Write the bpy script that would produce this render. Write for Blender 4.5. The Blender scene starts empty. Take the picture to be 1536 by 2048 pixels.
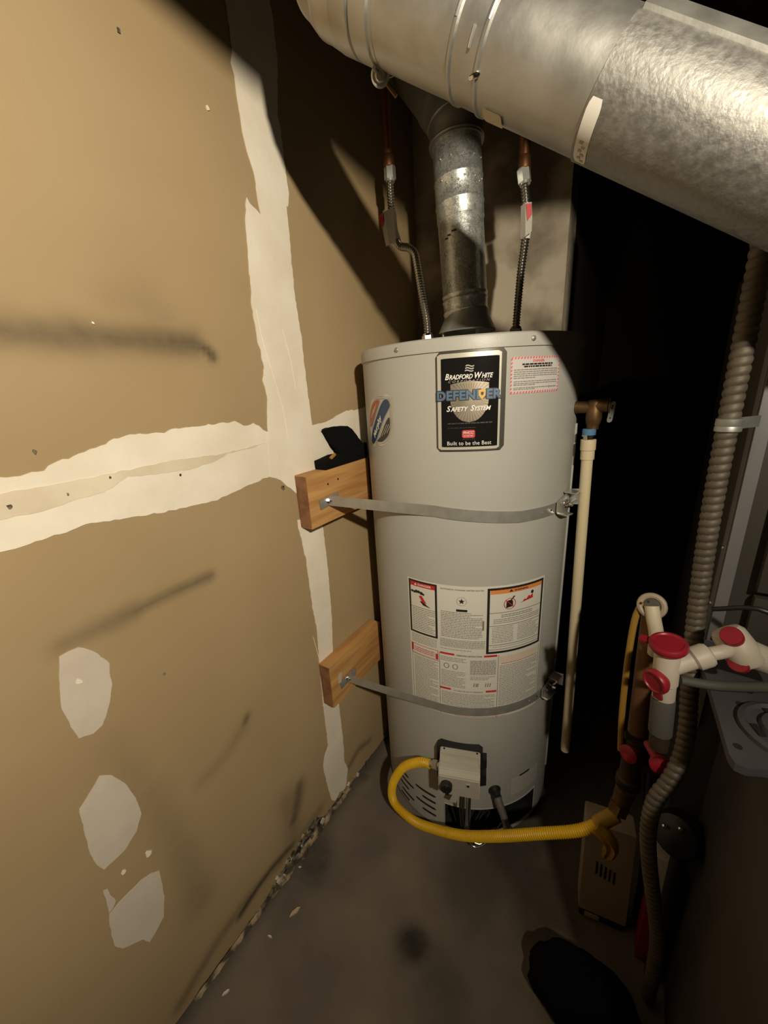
import bpy, bmesh, math, random
from mathutils import Vector, Matrix, noise

random.seed(7)
PI = math.pi
sc = bpy.context.scene
col = sc.collection

# ------------------------------------------------------------------ camera
cam_data = bpy.data.cameras.new('camera')
cam_data.sensor_fit = 'HORIZONTAL'
cam_data.sensor_width = 36.0
cam_data.lens = 36.0 * 769.0 / 1536.0
cam_data.clip_start = 0.02
cam = bpy.data.objects.new('camera', cam_data)
col.objects.link(cam)
RIGHT = Vector((0.8347, 0.5474, -0.0594))
DOWN = Vector((0.1203, -0.2866, -0.9505))
FWD = Vector((-0.5373, 0.7863, -0.3051))
cam.matrix_world = Matrix(((RIGHT.x, -DOWN.x, -FWD.x, 0.659),
                           (RIGHT.y, -DOWN.y, -FWD.y, 0.0),
                           (RIGHT.z, -DOWN.z, -FWD.z, 1.229),
                           (0, 0, 0, 1)))
sc.camera = cam

# ------------------------------------------------------------------ world, lamp, exposure
world = bpy.data.worlds.new('world')
sc.world = world
world.use_nodes = True
bg = world.node_tree.nodes['Background']
bg.inputs[0].default_value = (0.75, 0.8, 1.0, 1)
bg.inputs[1].default_value = 0.02
lamp = bpy.data.lights.new('work_lamp', 'SPOT')
lamp.energy = 91
lamp.color = (1.0, 0.892, 0.69)
lamp.shadow_soft_size = 0.022
lamp.spot_size = math.radians(118)
lamp.spot_blend = 1.0
lamp_ob = bpy.data.objects.new('work_lamp', lamp)
col.objects.link(lamp_ob)
LAMP = Vector((1.179, -0.253, 1.665))
lamp_ob.location = LAMP
lamp_ob.rotation_euler = (Vector((0.0, 0.30, 1.316)) - LAMP).to_track_quat('-Z', 'Y').to_euler()
sc.view_settings.view_transform = 'Standard'
sc.view_settings.look = 'None'
sc.view_settings.exposure = 0.0
sc.view_settings.gamma = 1.0
sc.view_settings.use_curve_mapping = False

# ------------------------------------------------------------------ materials
def mat(name, color, rough=0.6, metal=0.0, color2=None, scale=8.0, detail=4.0, lo=0.35, hi=0.65,
        bump=0.0, bump_scale=None, attr=None, attr_color=(0.01, 0.009, 0.007), stretch=None, spec=0.5,
        rough2=None, coat=0.0, voronoi=False):
    m = bpy.data.materials.new(name)
    m.use_nodes = True
    nt = m.node_tree
    b = nt.nodes['Principled BSDF']
    b.inputs['Roughness'].default_value = rough
    b.inputs['Metallic'].default_value = metal
    b.inputs['Specular IOR Level'].default_value = spec
    b.inputs['Coat Weight'].default_value = coat
    b.inputs['Base Color'].default_value = (*color, 1)
    out = None
    tc = nt.nodes.new('ShaderNodeTexCoord')
    vec = tc.outputs['Object']
    if stretch:
        mp = nt.nodes.new('ShaderNodeMapping')
        mp.inputs['Scale'].default_value = stretch
        nt.links.new(vec, mp.inputs[0])
        vec = mp.outputs[0]
    if color2 is not None or rough2 is not None:
        if voronoi:
            n = nt.nodes.new('ShaderNodeTexVoronoi')
            n.inputs['Scale'].default_value = scale
            nz = nt.nodes.new('ShaderNodeTexNoise')
            nz.inputs['Scale'].default_value = scale * 1.7
            mxv = nt.nodes.new('ShaderNodeMixRGB')
            mxv.inputs[0].default_value = 0.04
            nt.links.new(vec, mxv.inputs[1]); nt.links.new(nz.outputs['Color'], mxv.inputs[2])
            nt.links.new(vec, nz.inputs['Vector']); nt.links.new(mxv.outputs[0], n.inputs['Vector'])
            bw = nt.nodes.new('ShaderNodeRGBToBW')
            nt.links.new(n.outputs['Color'], bw.inputs[0])
            fac = bw.outputs[0]
        else:
            n = nt.nodes.new('ShaderNodeTexNoise')
            n.inputs['Scale'].default_value = scale
            n.inputs['Detail'].default_value = detail
            nt.links.new(vec, n.inputs['Vector'])
            fac = n.outputs['Fac']
        r = nt.nodes.new('ShaderNodeMapRange')
        r.inputs['From Min'].default_value = lo
        r.inputs['From Max'].default_value = hi
        nt.links.new(fac, r.inputs['Value'])
        if color2 is not None:
            mx = nt.nodes.new('ShaderNodeMixRGB')
            mx.inputs[1].default_value = (*color, 1)
            mx.inputs[2].default_value = (*color2, 1)
            nt.links.new(r.outputs[0], mx.inputs[0])
            out = mx.outputs[0]
        if rough2 is not None:
            rr = nt.nodes.new('ShaderNodeMapRange')
            rr.inputs['To Min'].default_value = rough
            rr.inputs['To Max'].default_value = rough2
            nt.links.new(r.outputs[0], rr.inputs['Value'])
            nt.links.new(rr.outputs[0], b.inputs['Roughness'])
    if attr:
        at = nt.nodes.new('ShaderNodeAttribute')
        at.attribute_name = attr
        n2 = nt.nodes.new('ShaderNodeTexNoise')
        n2.inputs['Scale'].default_value = 45
        n2.inputs['Detail'].default_value = 6
        nt.links.new(vec, n2.inputs['Vector'])
        r2 = nt.nodes.new('ShaderNodeMapRange')
        r2.inputs['From Min'].default_value = 0.3
        r2.inputs['From Max'].default_value = 0.7
        r2.inputs['To Min'].default_value = 0.88
        r2.inputs['To Max'].default_value = 1.1
        nt.links.new(n2.outputs['Fac'], r2.inputs['Value'])
        mu = nt.nodes.new('ShaderNodeMath')
        mu.operation = 'MULTIPLY'
        mu.use_clamp = True
        nt.links.new(at.outputs['Fac'], mu.inputs[0])
        nt.links.new(r2.outputs[0], mu.inputs[1])
        mx2 = nt.nodes.new('ShaderNodeMixRGB')
        nt.links.new(mu.outputs[0], mx2.inputs[0])
        if out is not None:
            nt.links.new(out, mx2.inputs[1])
        else:
            mx2.inputs[1].default_value = (*color, 1)
        mx2.inputs[2].default_value = (*attr_color, 1)
        out = mx2.outputs[0]
    if out is not None:
        nt.links.new(out, b.inputs['Base Color'])
    if bump:
        nb = nt.nodes.new('ShaderNodeTexNoise')
        nb.inputs['Scale'].default_value = bump_scale or scale * 4
        nb.inputs['Detail'].default_value = 3
        nt.links.new(vec, nb.inputs['Vector'])
        bp = nt.nodes.new('ShaderNodeBump')
        bp.inputs['Strength'].default_value = bump
        bp.inputs['Distance'].default_value = 0.004
        nt.links.new(nb.outputs['Fac'], bp.inputs['Height'])
        nt.links.new(bp.outputs[0], b.inputs['Normal'])
    return m

M = {}
M['drywall'] = mat('drywall_paper', (0.355, 0.255, 0.135), 0.75, color2=(0.41, 0.30, 0.17), scale=2.2, bump=0.06, bump_scale=420, attr='soot', attr_color=(0.04, 0.033, 0.022), spec=0.3)
M['compound'] = mat('joint_compound', (0.76, 0.68, 0.56), 0.7, color2=(0.84, 0.77, 0.66), scale=9, bump=0.12, bump_scale=60, spec=0.3)
M['spackle'] = mat('grey_spackle', (0.57, 0.49, 0.41), 0.7, color2=(0.62, 0.54, 0.45), scale=12, bump=0.08, bump_scale=70, spec=0.3)
M['tape'] = mat('paper_tape', (0.62, 0.52, 0.39), 0.75, color2=(0.74, 0.65, 0.51), scale=11, bump=0.08, bump_scale=80, spec=0.3)
M['paperlip'] = mat('torn_paper', (0.36, 0.27, 0.165), 0.85, color2=(0.06, 0.045, 0.03), scale=30, lo=0.44, hi=0.58, bump=0.4, bump_scale=90)
M['mould'] = mat('mouldy_gypsum', (0.30, 0.25, 0.18), 0.95, color2=(0.02, 0.017, 0.012), scale=60, lo=0.35, hi=0.6)
M['plaster'] = mat('old_plaster', (0.58, 0.50, 0.38), 0.85, color2=(0.20, 0.165, 0.115), scale=5, detail=9, lo=0.42, hi=0.60, bump=0.5, bump_scale=14)
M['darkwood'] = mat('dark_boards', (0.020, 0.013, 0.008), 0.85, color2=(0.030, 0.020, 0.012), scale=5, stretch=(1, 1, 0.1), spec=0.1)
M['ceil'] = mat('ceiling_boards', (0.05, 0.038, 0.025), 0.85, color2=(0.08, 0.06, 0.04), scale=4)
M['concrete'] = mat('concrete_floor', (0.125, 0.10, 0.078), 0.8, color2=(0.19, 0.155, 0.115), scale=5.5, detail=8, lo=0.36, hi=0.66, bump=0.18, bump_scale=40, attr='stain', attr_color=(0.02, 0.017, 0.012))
M['lumber'] = mat('pine_lumber', (0.40, 0.195, 0.065), 0.6, color2=(0.56, 0.31, 0.11), scale=14, detail=3, stretch=(3, 0.35, 5), bump=0.1, bump_scale=60)
M['lumber_end'] = mat('pine_end_grain', (0.14, 0.062, 0.030), 0.7, color2=(0.30, 0.135, 0.06), scale=30)
M['jacket'] = mat('grey_enamel', (0.43, 0.42, 0.385), 0.42, bump=0.05, bump_scale=330, color2=(0.45, 0.44, 0.40), scale=3, spec=0.45)
M['dark'] = mat('dark_interior', (0.010, 0.009, 0.008), 0.9)
M['black_metal'] = mat('black_metal', (0.022, 0.021, 0.02), 0.5)
M['galv'] = mat('galvanised_sheet', (0.42, 0.41, 0.385), 0.46, 0.88, color2=(0.50, 0.49, 0.46), scale=26, detail=6, rough2=0.54, bump=0.08, bump_scale=85)
M['galv_rough'] = mat('mottled_galvanised_sheet', (0.27, 0.26, 0.245), 0.50, 0.82, color2=(0.345, 0.335, 0.315), scale=120, rough2=0.62, bump=0.16, bump_scale=210)
M['galv_spangle'] = mat('spangled_galvanised_sheet', (0.46, 0.475, 0.455), 0.33, 0.74, color2=(0.82, 0.84, 0.80), scale=120, lo=0.2, hi=0.8, rough2=0.42, bump=0.10, bump_scale=140, voronoi=True)
M['galv_dark'] = mat('dull_galvanised_sheet', (0.34, 0.345, 0.325), 0.5, 0.7, color2=(0.42, 0.42, 0.395), scale=30)
M['strap'] = mat('zinc_strap', (0.52, 0.51, 0.465), 0.40, 0.6, color2=(0.44, 0.43, 0.39), scale=40)
M['zinc'] = mat('bright_zinc', (0.72, 0.72, 0.69), 0.28, 0.75, color2=(0.60, 0.60, 0.575), scale=50)
M['chrome'] = mat('bright_nut_metal', (0.80, 0.78, 0.74), 0.16, 1.0)
M['stainless'] = mat('stainless_corrugated', (0.48, 0.45, 0.41), 0.30, 0.98)
M['copper'] = mat('aged_copper', (0.42, 0.19, 0.085), 0.42, 0.9, color2=(0.30, 0.13, 0.06), scale=20)
M['brass'] = mat('tarnished_bronze', (0.20, 0.115, 0.05), 0.5, 0.7, color2=(0.12, 0.062, 0.028), scale=40)
M['cpvc'] = mat('cream_plastic_pipe', (0.72, 0.60, 0.39), 0.45, color2=(0.75, 0.64, 0.43), scale=6)
M['blue'] = mat('blue_plastic', (0.10, 0.24, 0.42), 0.4)
M['hose'] = mat('yellow_coating', (0.76, 0.46, 0.012), 0.42, color2=(0.66, 0.38, 0.01), scale=25)
M['hose_dirty'] = mat('dirty_yellow_coating', (0.46, 0.27, 0.02), 0.5, color2=(0.3, 0.17, 0.02), scale=30)
M['ctl'] = mat('beige_plastic_cover', (0.44, 0.41, 0.34), 0.5, color2=(0.47, 0.44, 0.37), scale=10)
M['black_plastic'] = mat('black_plastic', (0.012, 0.012, 0.013), 0.45)
M['black_fabric'] = mat('black_fabric', (0.006, 0.006, 0.006), 0.95, bump=0.6, bump_scale=500, spec=0.1)
M['bag'] = mat('black_bag', (0.004, 0.004, 0.006), 0.9, bump=0.2, bump_scale=50, spec=0.08)
M['conduit'] = mat('flexible_steel_conduit', (0.135, 0.11, 0.082), 0.6, 0.3, color2=(0.095, 0.076, 0.056), scale=30)
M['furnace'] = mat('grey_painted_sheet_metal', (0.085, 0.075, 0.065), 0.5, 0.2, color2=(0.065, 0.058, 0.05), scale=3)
M['post'] = mat('light_grey_sheet_metal', (0.26, 0.25, 0.255), 0.45, 0.3, color2=(0.20, 0.195, 0.195), scale=5)
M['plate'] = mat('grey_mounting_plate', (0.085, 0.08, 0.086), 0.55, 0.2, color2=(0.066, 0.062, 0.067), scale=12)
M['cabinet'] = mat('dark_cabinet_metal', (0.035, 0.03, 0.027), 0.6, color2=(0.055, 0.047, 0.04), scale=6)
M['white_pvc'] = mat('white_plastic_fitting', (0.54, 0.48, 0.40), 0.5, color2=(0.47, 0.41, 0.335), scale=15)
M['red'] = mat('red_plastic_cap', (0.28, 0.012, 0.024), 0.4, color2=(0.22, 0.009, 0.02), scale=20)
M['red_dark'] = mat('red_valve_handle', (0.30, 0.008, 0.02), 0.5)
M['rubber'] = mat('grey_rubber', (0.075, 0.07, 0.062), 0.7)
M['iron'] = mat('black_iron_pipe', (0.035, 0.022, 0.016), 0.6, 0.3, color2=(0.075, 0.04, 0.022), scale=25)
M['rust'] = mat('brown_pipe', (0.16, 0.075, 0.03), 0.6, 0.2, color2=(0.26, 0.14, 0.05), scale=18, stretch=(1, 1, 0.3))
M['ochre'] = mat('ochre_cable', (0.36, 0.20, 0.03), 0.55)
M['purple'] = mat('purple_sleeve', (0.022, 0.014, 0.034), 0.6)
M['beige'] = mat('beige_housing', (0.40, 0.32, 0.24), 0.55, color2=(0.33, 0.26, 0.19), scale=14, lo=0.4, hi=0.7)
M['white_paper'] = mat('white_paper', (0.80, 0.76, 0.70), 0.55)
M['pale_label'] = mat('pale_label', (0.70, 0.67, 0.60), 0.5)
M['label_grey'] = mat('worn_label', (0.47, 0.45, 0.41), 0.5)
M['clamp'] = mat('plated_clamp_screw', (0.66, 0.65, 0.62), 0.25, 0.6)
M['rating'] = mat('rating_paper', (0.52, 0.485, 0.45), 0.5)
M['foil_label'] = mat('foil_label', (0.60, 0.56, 0.54), 0.4)
M['ink'] = mat('black_ink', (0.02, 0.018, 0.016), 0.5)
M['ink_grey'] = mat('grey_print', (0.22, 0.205, 0.185), 0.6)
M['ink_mid'] = mat('mid_grey_print', (0.42, 0.40, 0.36), 0.6)
M['ink_red'] = mat('red_print', (0.55, 0.03, 0.03), 0.5)
M['ink_pink'] = mat('pink_red_print', (0.72, 0.13, 0.15), 0.5)
M['ink_orange'] = mat('orange_print', (0.75, 0.26, 0.06), 0.5)
M['ink_pale_orange'] = mat('pale_orange_print', (0.70, 0.46, 0.30), 0.6)
M['plate_black'] = mat('glossy_black_print', (0.012, 0.011, 0.011), 0.12, coat=0.3)
M['plate_silver'] = mat('silver_foil_border', (0.78, 0.74, 0.64), 0.28, 0.45)
M['plate_edge'] = mat('dark_moulded_edge', (0.12, 0.11, 0.095), 0.3, 0.5)
M['white_print'] = mat('white_print', (0.85, 0.82, 0.76), 0.4)
M['steel_blue'] = mat('steel_blue_print', (0.10, 0.175, 0.29), 0.4)
M['navy'] = mat('navy_print', (0.025, 0.05, 0.11), 0.4)
M['brown_dark'] = mat('dark_outline_print', (0.035, 0.03, 0.03), 0.4)
M['shield'] = mat('bronze_foil_print', (0.52, 0.44, 0.34), 0.28, 0.7, color2=(0.62, 0.55, 0.44), scale=40)
M['shield_line'] = mat('dark_foil_ray', (0.20, 0.16, 0.12), 0.35, 0.6)
M['gold'] = mat('gold_print', (0.72, 0.45, 0.10), 0.4)
M['badge_red'] = mat('red_badge_print', (0.60, 0.06, 0.06), 0.4)
M['cream_print'] = mat('cream_sticker', (0.62, 0.54, 0.40), 0.5)
M['flag_red'] = mat('brick_red_print', (0.42, 0.12, 0.06), 0.5)
M['wood_chip'] = mat('wood_chip', (0.50, 0.38, 0.22), 0.8)
M['white_chip'] = mat('white_chip', (0.66, 0.60, 0.52), 0.8)

# traced outlines on the wall (y, z) and floor (x, y), in metres
DATA = {
    'comp_vertical': [(0.5932, 1.8862), (0.5951, 1.8516), (0.5952, 1.821), (0.594, 1.7919), (0.5883, 1.7698), (0.5922, 1.7553), (0.5913, 1.7213), (0.5917, 1.6834), (0.5974, 1.6533), (0.6073, 1.6195), (0.6077, 1.5809), (0.6098, 1.5561), (0.6006, 1.5631), (0.5934, 1.5674), (0.586, 1.5699), (0.5819, 1.5772), (0.5759, 1.564), (0.5704, 1.5314), (0.5671, 1.4989), (0.5632, 1.4574), (0.5598, 1.4233), (0.556, 1.3928), (0.5577, 1.3533), (0.5581, 1.3307), (0.5628, 1.3171), (0.5604, 1.2984), (0.564, 1.2842), (0.5567, 1.2603), (0.5603, 1.2456), (0.5607, 1.2209), (0.554, 1.1861), (0.5488, 1.159), (0.5385, 1.0637), (0.5655, 1.0487), (0.5882, 1.0248), (0.6128, 1.0029), (0.6944, 1.0461), (0.6887, 1.1209), (0.6829, 1.1686), (0.6822, 1.2142), (0.68, 1.2584), (0.6809, 1.3011), (0.6819, 1.3427), (0.6782, 1.3827), (0.6761, 1.4215), (0.6771, 1.4596), (0.6806, 1.534), (0.6816, 1.5925), (0.6854, 1.591), (0.6929, 1.6169), (0.6895, 1.6499), (0.691, 1.694), (0.6859, 1.7415), (0.7018, 1.8261), (0.702, 1.8845), (0.6977, 1.9224), (0.697, 1.948)],
    'comp_horizontal': [(0.0849, 1.1438), (0.1267, 1.1531), (0.1388, 1.1504), (0.1699, 1.1524), (0.1762, 1.1579), (0.2003, 1.1624), (0.2066, 1.1661), (0.2358, 1.1728), (0.2621, 1.1806), (0.2858, 1.1858), (0.3374, 1.1818), (0.3458, 1.1856), (0.3818, 1.1857), (0.4744, 1.1859), (0.4988, 1.1747), (0.5165, 1.1778), (0.5451, 1.1605), (0.5831, 1.1506), (0.5978, 1.1113), (0.5878, 1.0564), (0.5655, 1.0487), (0.5359, 1.0642), (0.4865, 1.0593), (0.4466, 1.0525), (0.4001, 1.0468), (0.3392, 1.0507), (0.2782, 1.0549), (0.2268, 1.0637), (0.2035, 1.0681), (0.1719, 1.0643), (0.1308, 1.061), (0.1016, 1.0612), (0.0609, 1.0583)],
    'comp_right': [(0.6545, 1.1578), (0.6844, 1.1569), (0.7123, 1.1563), (0.7544, 1.1642), (0.7914, 1.1746), (0.8127, 1.1792), (0.8558, 1.1785), (0.9149, 1.185), (1.0207, 1.1955), (1.0371, 1.0727), (0.9094, 1.0395), (0.8153, 1.0464), (0.6944, 1.0461), (0.6355, 1.0485)],
    'comp_lower': [(0.5977, 0.9454), (0.5988, 0.9236), (0.6039, 0.8856), (0.6085, 0.8425), (0.6087, 0.8027), (0.6097, 0.7122), (0.6139, 0.6346), (0.6077, 0.5371), (0.6027, 0.444), (0.6013, 0.3965), (0.5996, 0.3059), (0.5992, 0.248), (0.58, 0.2235), (0.5692, 0.1964), (0.5726, 0.1353), (0.5803, 0.0691), (0.5837, 0.0461), (0.5991, 0.0232), (0.6202, 0.0345), (0.6383, 0.0219), (0.6519, 0.0279), (0.6673, 0.082), (0.6562, 0.1277), (0.661, 0.1783), (0.6624, 0.2547), (0.6621, 0.3166), (0.6632, 0.3862), (0.6635, 0.5349), (0.6754, 0.6404), (0.6802, 0.7642), (0.6817, 0.799), (0.681, 0.9051), (0.6797, 0.9326)],
    'tape': [(0.0825, 1.1354), (0.1216, 1.1345), (0.1666, 1.132), (0.244, 1.1326), (0.3417, 1.1353), (0.4286, 1.1299), (0.5376, 1.1356), (0.4995, 1.13), (0.448, 1.1295), (0.4114, 1.1179), (0.3676, 1.1146), (0.3296, 1.1162), (0.2666, 1.1223), (0.2285, 1.1079), (0.1853, 1.1045), (0.1533, 1.1001), (0.1127, 1.1018), (0.0738, 1.1043)],
    'patch_a': [(0.1188, 0.8922), (0.1305, 0.8936), (0.1428, 0.8932), (0.149, 0.8873), (0.1615, 0.8662), (0.1719, 0.8439), (0.1678, 0.8278), (0.1662, 0.8067), (0.1547, 0.7755), (0.1381, 0.7489), (0.1247, 0.7454), (0.1065, 0.752), (0.1044, 0.7714), (0.101, 0.813), (0.1083, 0.8521)],
    'patch_b': [(0.1143, 0.6686), (0.1279, 0.6535), (0.14, 0.6219), (0.1466, 0.5801), (0.1472, 0.5415), (0.1326, 0.5156), (0.11, 0.5002), (0.0773, 0.4985), (0.0724, 0.5169), (0.0693, 0.5467), (0.074, 0.6), (0.0778, 0.6382), (0.0894, 0.6467)],
    'patch_c': [(0.1433, 0.3949), (0.1418, 0.3687), (0.1376, 0.3303), (0.1263, 0.2864), (0.109, 0.2733), (0.0953, 0.2666), (0.0888, 0.2882), (0.0603, 0.3147), (0.0531, 0.3375), (0.0575, 0.3866), (0.0624, 0.4063), (0.0779, 0.412), (0.1143, 0.4122), (0.1314, 0.4062)],
    'patch_d': [(0.0664, 0.4613), (0.0716, 0.458), (0.0735, 0.4353), (0.0755, 0.4214), (0.0695, 0.4129), (0.0626, 0.41), (0.0648, 0.4341)],
    'smudges': [([(0.1456, 1.3169), (0.1725, 1.321), (0.2323, 1.3218), (0.292, 1.322), (0.3482, 1.3212), (0.3884, 1.3221), (0.4186, 1.3206)], 0.022, 0.55, 0.68), ([(0.3803, 1.3231), (0.4188, 1.3214), (0.4363, 1.3167), (0.4456, 1.3106), (0.4517, 1.3026)], 0.011, 0.6, 0.88), ([(0.3115, 1.3736), (0.3508, 1.3788), (0.3793, 1.3539)], 0.03, 0.12, 0.16), ([(0.1237, 0.9067), (0.1744, 0.9067), (0.2253, 0.9072)], 0.016, 0.3, 0.5), ([(0.2253, 0.9072), (0.284, 0.9095), (0.3614, 0.9077)], 0.011, 0.5, 0.6), ([(0.3677, 0.5439), (0.3749, 0.5529)], 0.01, 0.6, 0.6), ([(0.3665, 0.5379), (0.3221, 0.5102), (0.2781, 0.5005), (0.2495, 0.498)], 0.016, 0.22, 0.18), ([(0.4776, 0.225), (0.4669, 0.1856), (0.4438, 0.1391)], 0.022, 0.65, 0.7), ([(0.4357, 0.2235), (0.4356, 0.0724)], 0.035, 0.3, 0.35), ([(0.1668, 0.562), (0.1836, 0.4359), (0.1893, 0.3259), (0.19, 0.2303)], 0.035, 0.2, 0.28), ([(0.1414, 0.7043), (0.158, 0.5965)], 0.03, 0.1, 0.15), ([(0.5346, 0.0628), (0.3801, 0.0638), (0.2884, 0.0838), (0.1911, 0.0724), (0.1024, 0.0385)], 0.016, 0.35, 0.5), ([(0.4253, 0.067), (0.3576, 0.0784), (0.3096, 0.0773), (0.2557, 0.0646)], 0.013, 0.8, 0.95), ([(0.7917, 0.0787), (0.7256, 0.1004), (0.6804, 0.0829)], 0.012, 0.55, 0.55)],
    'specks': [((0.1668, 1.1782), 0.0045, 'd'), ((0.1249, 1.1153), 0.005, 'd'), ((0.241, 0.771), 0.004, 'd'), ((0.2426, 1.1268), 0.003, 'd'), ((0.3478, 1.108), 0.003, 'd'), ((0.187, 1.1156), 0.003, 'd'), ((0.5683, 1.032), 0.008, 'd'), ((0.526, 1.6814), 0.005, 'w'), ((0.1299, 0.8407), 0.007, 'w'), ((0.2745, 1.3401), 0.003, 'w'), ((0.137, 0.4522), 0.008, 'w'), ((0.0989, 0.4616), 0.006, 'w'), ((0.3997, 1.7112), 0.004, 'd')],
    'lip': [(0.6725, 0.0264), (0.529, 0.0284), (0.4046, 0.0532), (0.3154, 0.0679), (0.2399, 0.0554), (0.1854, 0.0464), (0.1262, 0.0216)],
    'floor_spots': [((0.359, 0.451), 0.032, 0.95), ((0.037, 0.459), 0.055, 0.6), ((0.027, 0.344), 0.05, 0.25), ((0.004, 0.718), 0.02, 0.6), ((0.177, 0.58), 0.03, 0.25), ((0.446, 0.406), 0.06, 0.3), ((0.43, 0.652), 0.08, 0.25), ((0.5, 0.775), 0.09, 0.6), ((0.594, 0.703), 0.08, 0.6), ((0.453, 0.792), 0.06, 0.5)],  # stains; the last spots paint shade onto the floor right of the heater
    'chips': [((0.0784, 0.3463), 0.03, 1.3), ((0.0602, 0.2821), 0.012, 0.3), ((0.0486, 0.1696), 0.016, 1.2), ((0.0203, 0.4216), 0.008, 0.7)]}

# ------------------------------------------------------------------ geometry helpers
from mathutils.geometry import tessellate_polygon
def V(*a):
    return Vector(a)

def basis(d):
    d = Vector(d).normalized()
    h = V(0, 0, 1) if abs(d.z) < 0.9 else V(1, 0, 0)
    x = d.cross(h).normalized()
    y = d.cross(x).normalized()
    return x, y, d

def add_box(bm, c, size, rot=None, bevel=0.0):
    """box with centre c; rot = 3 axis vectors (x, y, z)"""
    ax = rot or (V(1, 0, 0), V(0, 1, 0), V(0, 0, 1))
    vs = []
    for sx in (-.5, .5):
        for sy in (-.5, .5):
            for sz in (-.5, .5):
                vs.append(bm.verts.new(Vector(c) + ax[0] * sx * size[0] + ax[1] * sy * size[1] + ax[2] * sz * size[2]))
    fs = [bm.faces.new([vs[i] for i in q]) for q in ((0, 1, 3, 2), (4, 6, 7, 5), (0, 4, 5, 1), (2, 3, 7, 6), (0, 2, 6, 4), (1, 5, 7, 3))]
    if bevel:
        es = list({e for f in fs for e in f.edges})
        bmesh.ops.bevel(bm, geom=es, offset=bevel, segments=2, profile=0.7, affect='EDGES')

def add_cyl(bm, p0, p1, r0, r1=None, seg=20, caps=True):
    r1 = r0 if r1 is None else r1
    p0, p1 = Vector(p0), Vector(p1)
    x, y, d = basis(p1 - p0)
    rings = []
    for p, r in ((p0, r0), (p1, r1)):
        rings.append([bm.verts.new(p + (x * math.cos(2 * PI * i / seg) + y * math.sin(2 * PI * i / seg)) * r) for i in range(seg)])
    for i in range(seg):
        j = (i + 1) % seg
        bm.faces.new([rings[0][i], rings[0][j], rings[1][j], rings[1][i]])
    if caps:
        bm.faces.new(rings[0][::-1]); bm.faces.new(rings[1])

def add_lathe(bm, base, axis, prof, seg=32, cap0=True, cap1=True):
    x, y, d = basis(axis)
    base = Vector(base)
    rings = [[bm.verts.new(base + d * h + (x * math.cos(2 * PI * i / seg) + y * math.sin(2 * PI * i / seg)) * r) for i in range(seg)] for r, h in prof]
    for a, b in zip(rings, rings[1:]):
        for i in range(seg):
            j = (i + 1) % seg
            bm.faces.new([a[i], a[j], b[j], b[i]])
    if cap0: bm.faces.new(rings[0][::-1])
    if cap1: bm.faces.new(rings[-1])

def smooth_path(pts, step):
    pts = [Vector(p) for p in pts]
    P = [pts[0] * 2 - pts[1]] + pts + [pts[-1] * 2 - pts[-2]]
    fine = []
    for i in range(1, len(P) - 2):
        p0, p1, p2, p3 = P[i - 1:i + 3]
        for k in range(16):
            t = k / 16
            fine.append(0.5 * ((2 * p1) + (p2 - p0) * t + (2 * p0 - 5 * p1 + 4 * p2 - p3) * t * t + (3 * p1 - p0 - 3 * p2 + p3) * t ** 3))
    fine.append(pts[-1])
    out = [fine[0]]; acc = 0.0
    L = sum((b - a).length for a, b in zip(fine, fine[1:]))
    n = max(2, int(L / step)); st = L / n; target = st
    for a, b in zip(fine, fine[1:]):
        l = (b - a).length
        while acc + l >= target - 1e-9 and len(out) < n:
            out.append(a.lerp(b, (target - acc) / l)); target += st
        acc += l
    out.append(fine[-1])
    return out

def add_tube(bm, pts, r, step=0.01, seg=14, caps=True, straight=False):
    """tube along a smooth path; r is a number or f(s, angle, total)"""
    path = [Vector(p) for p in pts] if straight else smooth_path(pts, step)
    n = len(path)
    tang = [(path[min(i + 1, n - 1)] - path[max(i - 1, 0)]).normalized() for i in range(n)]
    x, y, d = basis(tang[0])
    s = 0.0; rings = []
    total = sum((b - a).length for a, b in zip(path, path[1:]))
    for i, p in enumerate(path):
        if i:
            s += (p - path[i - 1]).length
            q = tang[i - 1].rotation_difference(tang[i])
            x = q @ x; y = q @ y
        ring = []
        for k in range(seg):
            th = 2 * PI * k / seg
            rr = r(s, th, total) if callable(r) else r
            ring.append(bm.verts.new(p + (x * math.cos(th) + y * math.sin(th)) * rr))
        rings.append(ring)
    for a, b in zip(rings, rings[1:]):
        for i in range(seg):
            j = (i + 1) % seg
            bm.faces.new([a[i], a[j], b[j], b[i]])
    if caps:
        bm.faces.new(rings[0][::-1]); bm.faces.new(rings[-1])

def add_prism(bm, poly, f, w0, w1, tri=True):
    """polygon (u, v) extruded from w0 to w1 through the map f(u, v, w)"""
    A = [bm.verts.new(f(u, v, w0)) for u, v in poly]
    B = [bm.verts.new(f(u, v, w1)) for u, v in poly]
    n = len(poly)
    for a, b, c in tessellate_polygon([[Vector((u, v, 0)) for u, v in poly]]):
        for q in ((A[a], A[b], A[c]), (B[a], B[b], B[c])):
            try: bm.faces.new(q)
            except ValueError: pass
    for i in range(n):
        j = (i + 1) % n
        bm.faces.new([A[i], A[j], B[j], B[i]])

def add_torus(bm, c, axis, R, r, seg=28, sub=8):
    x, y, d = basis(axis)
    c = Vector(c)
    rings = []
    for i in range(seg):
        a = 2 * PI * i / seg
        rad = x * math.cos(a) + y * math.sin(a)
        rings.append([bm.verts.new(c + rad * (R + r * math.cos(2 * PI * k / sub)) + d * r * math.sin(2 * PI * k / sub)) for k in range(sub)])
    for i in range(seg):
        a, b = rings[i], rings[(i + 1) % seg]
        for k in range(sub):
            l = (k + 1) % sub
            bm.faces.new([a[k], b[k], b[l], a[l]])

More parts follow.
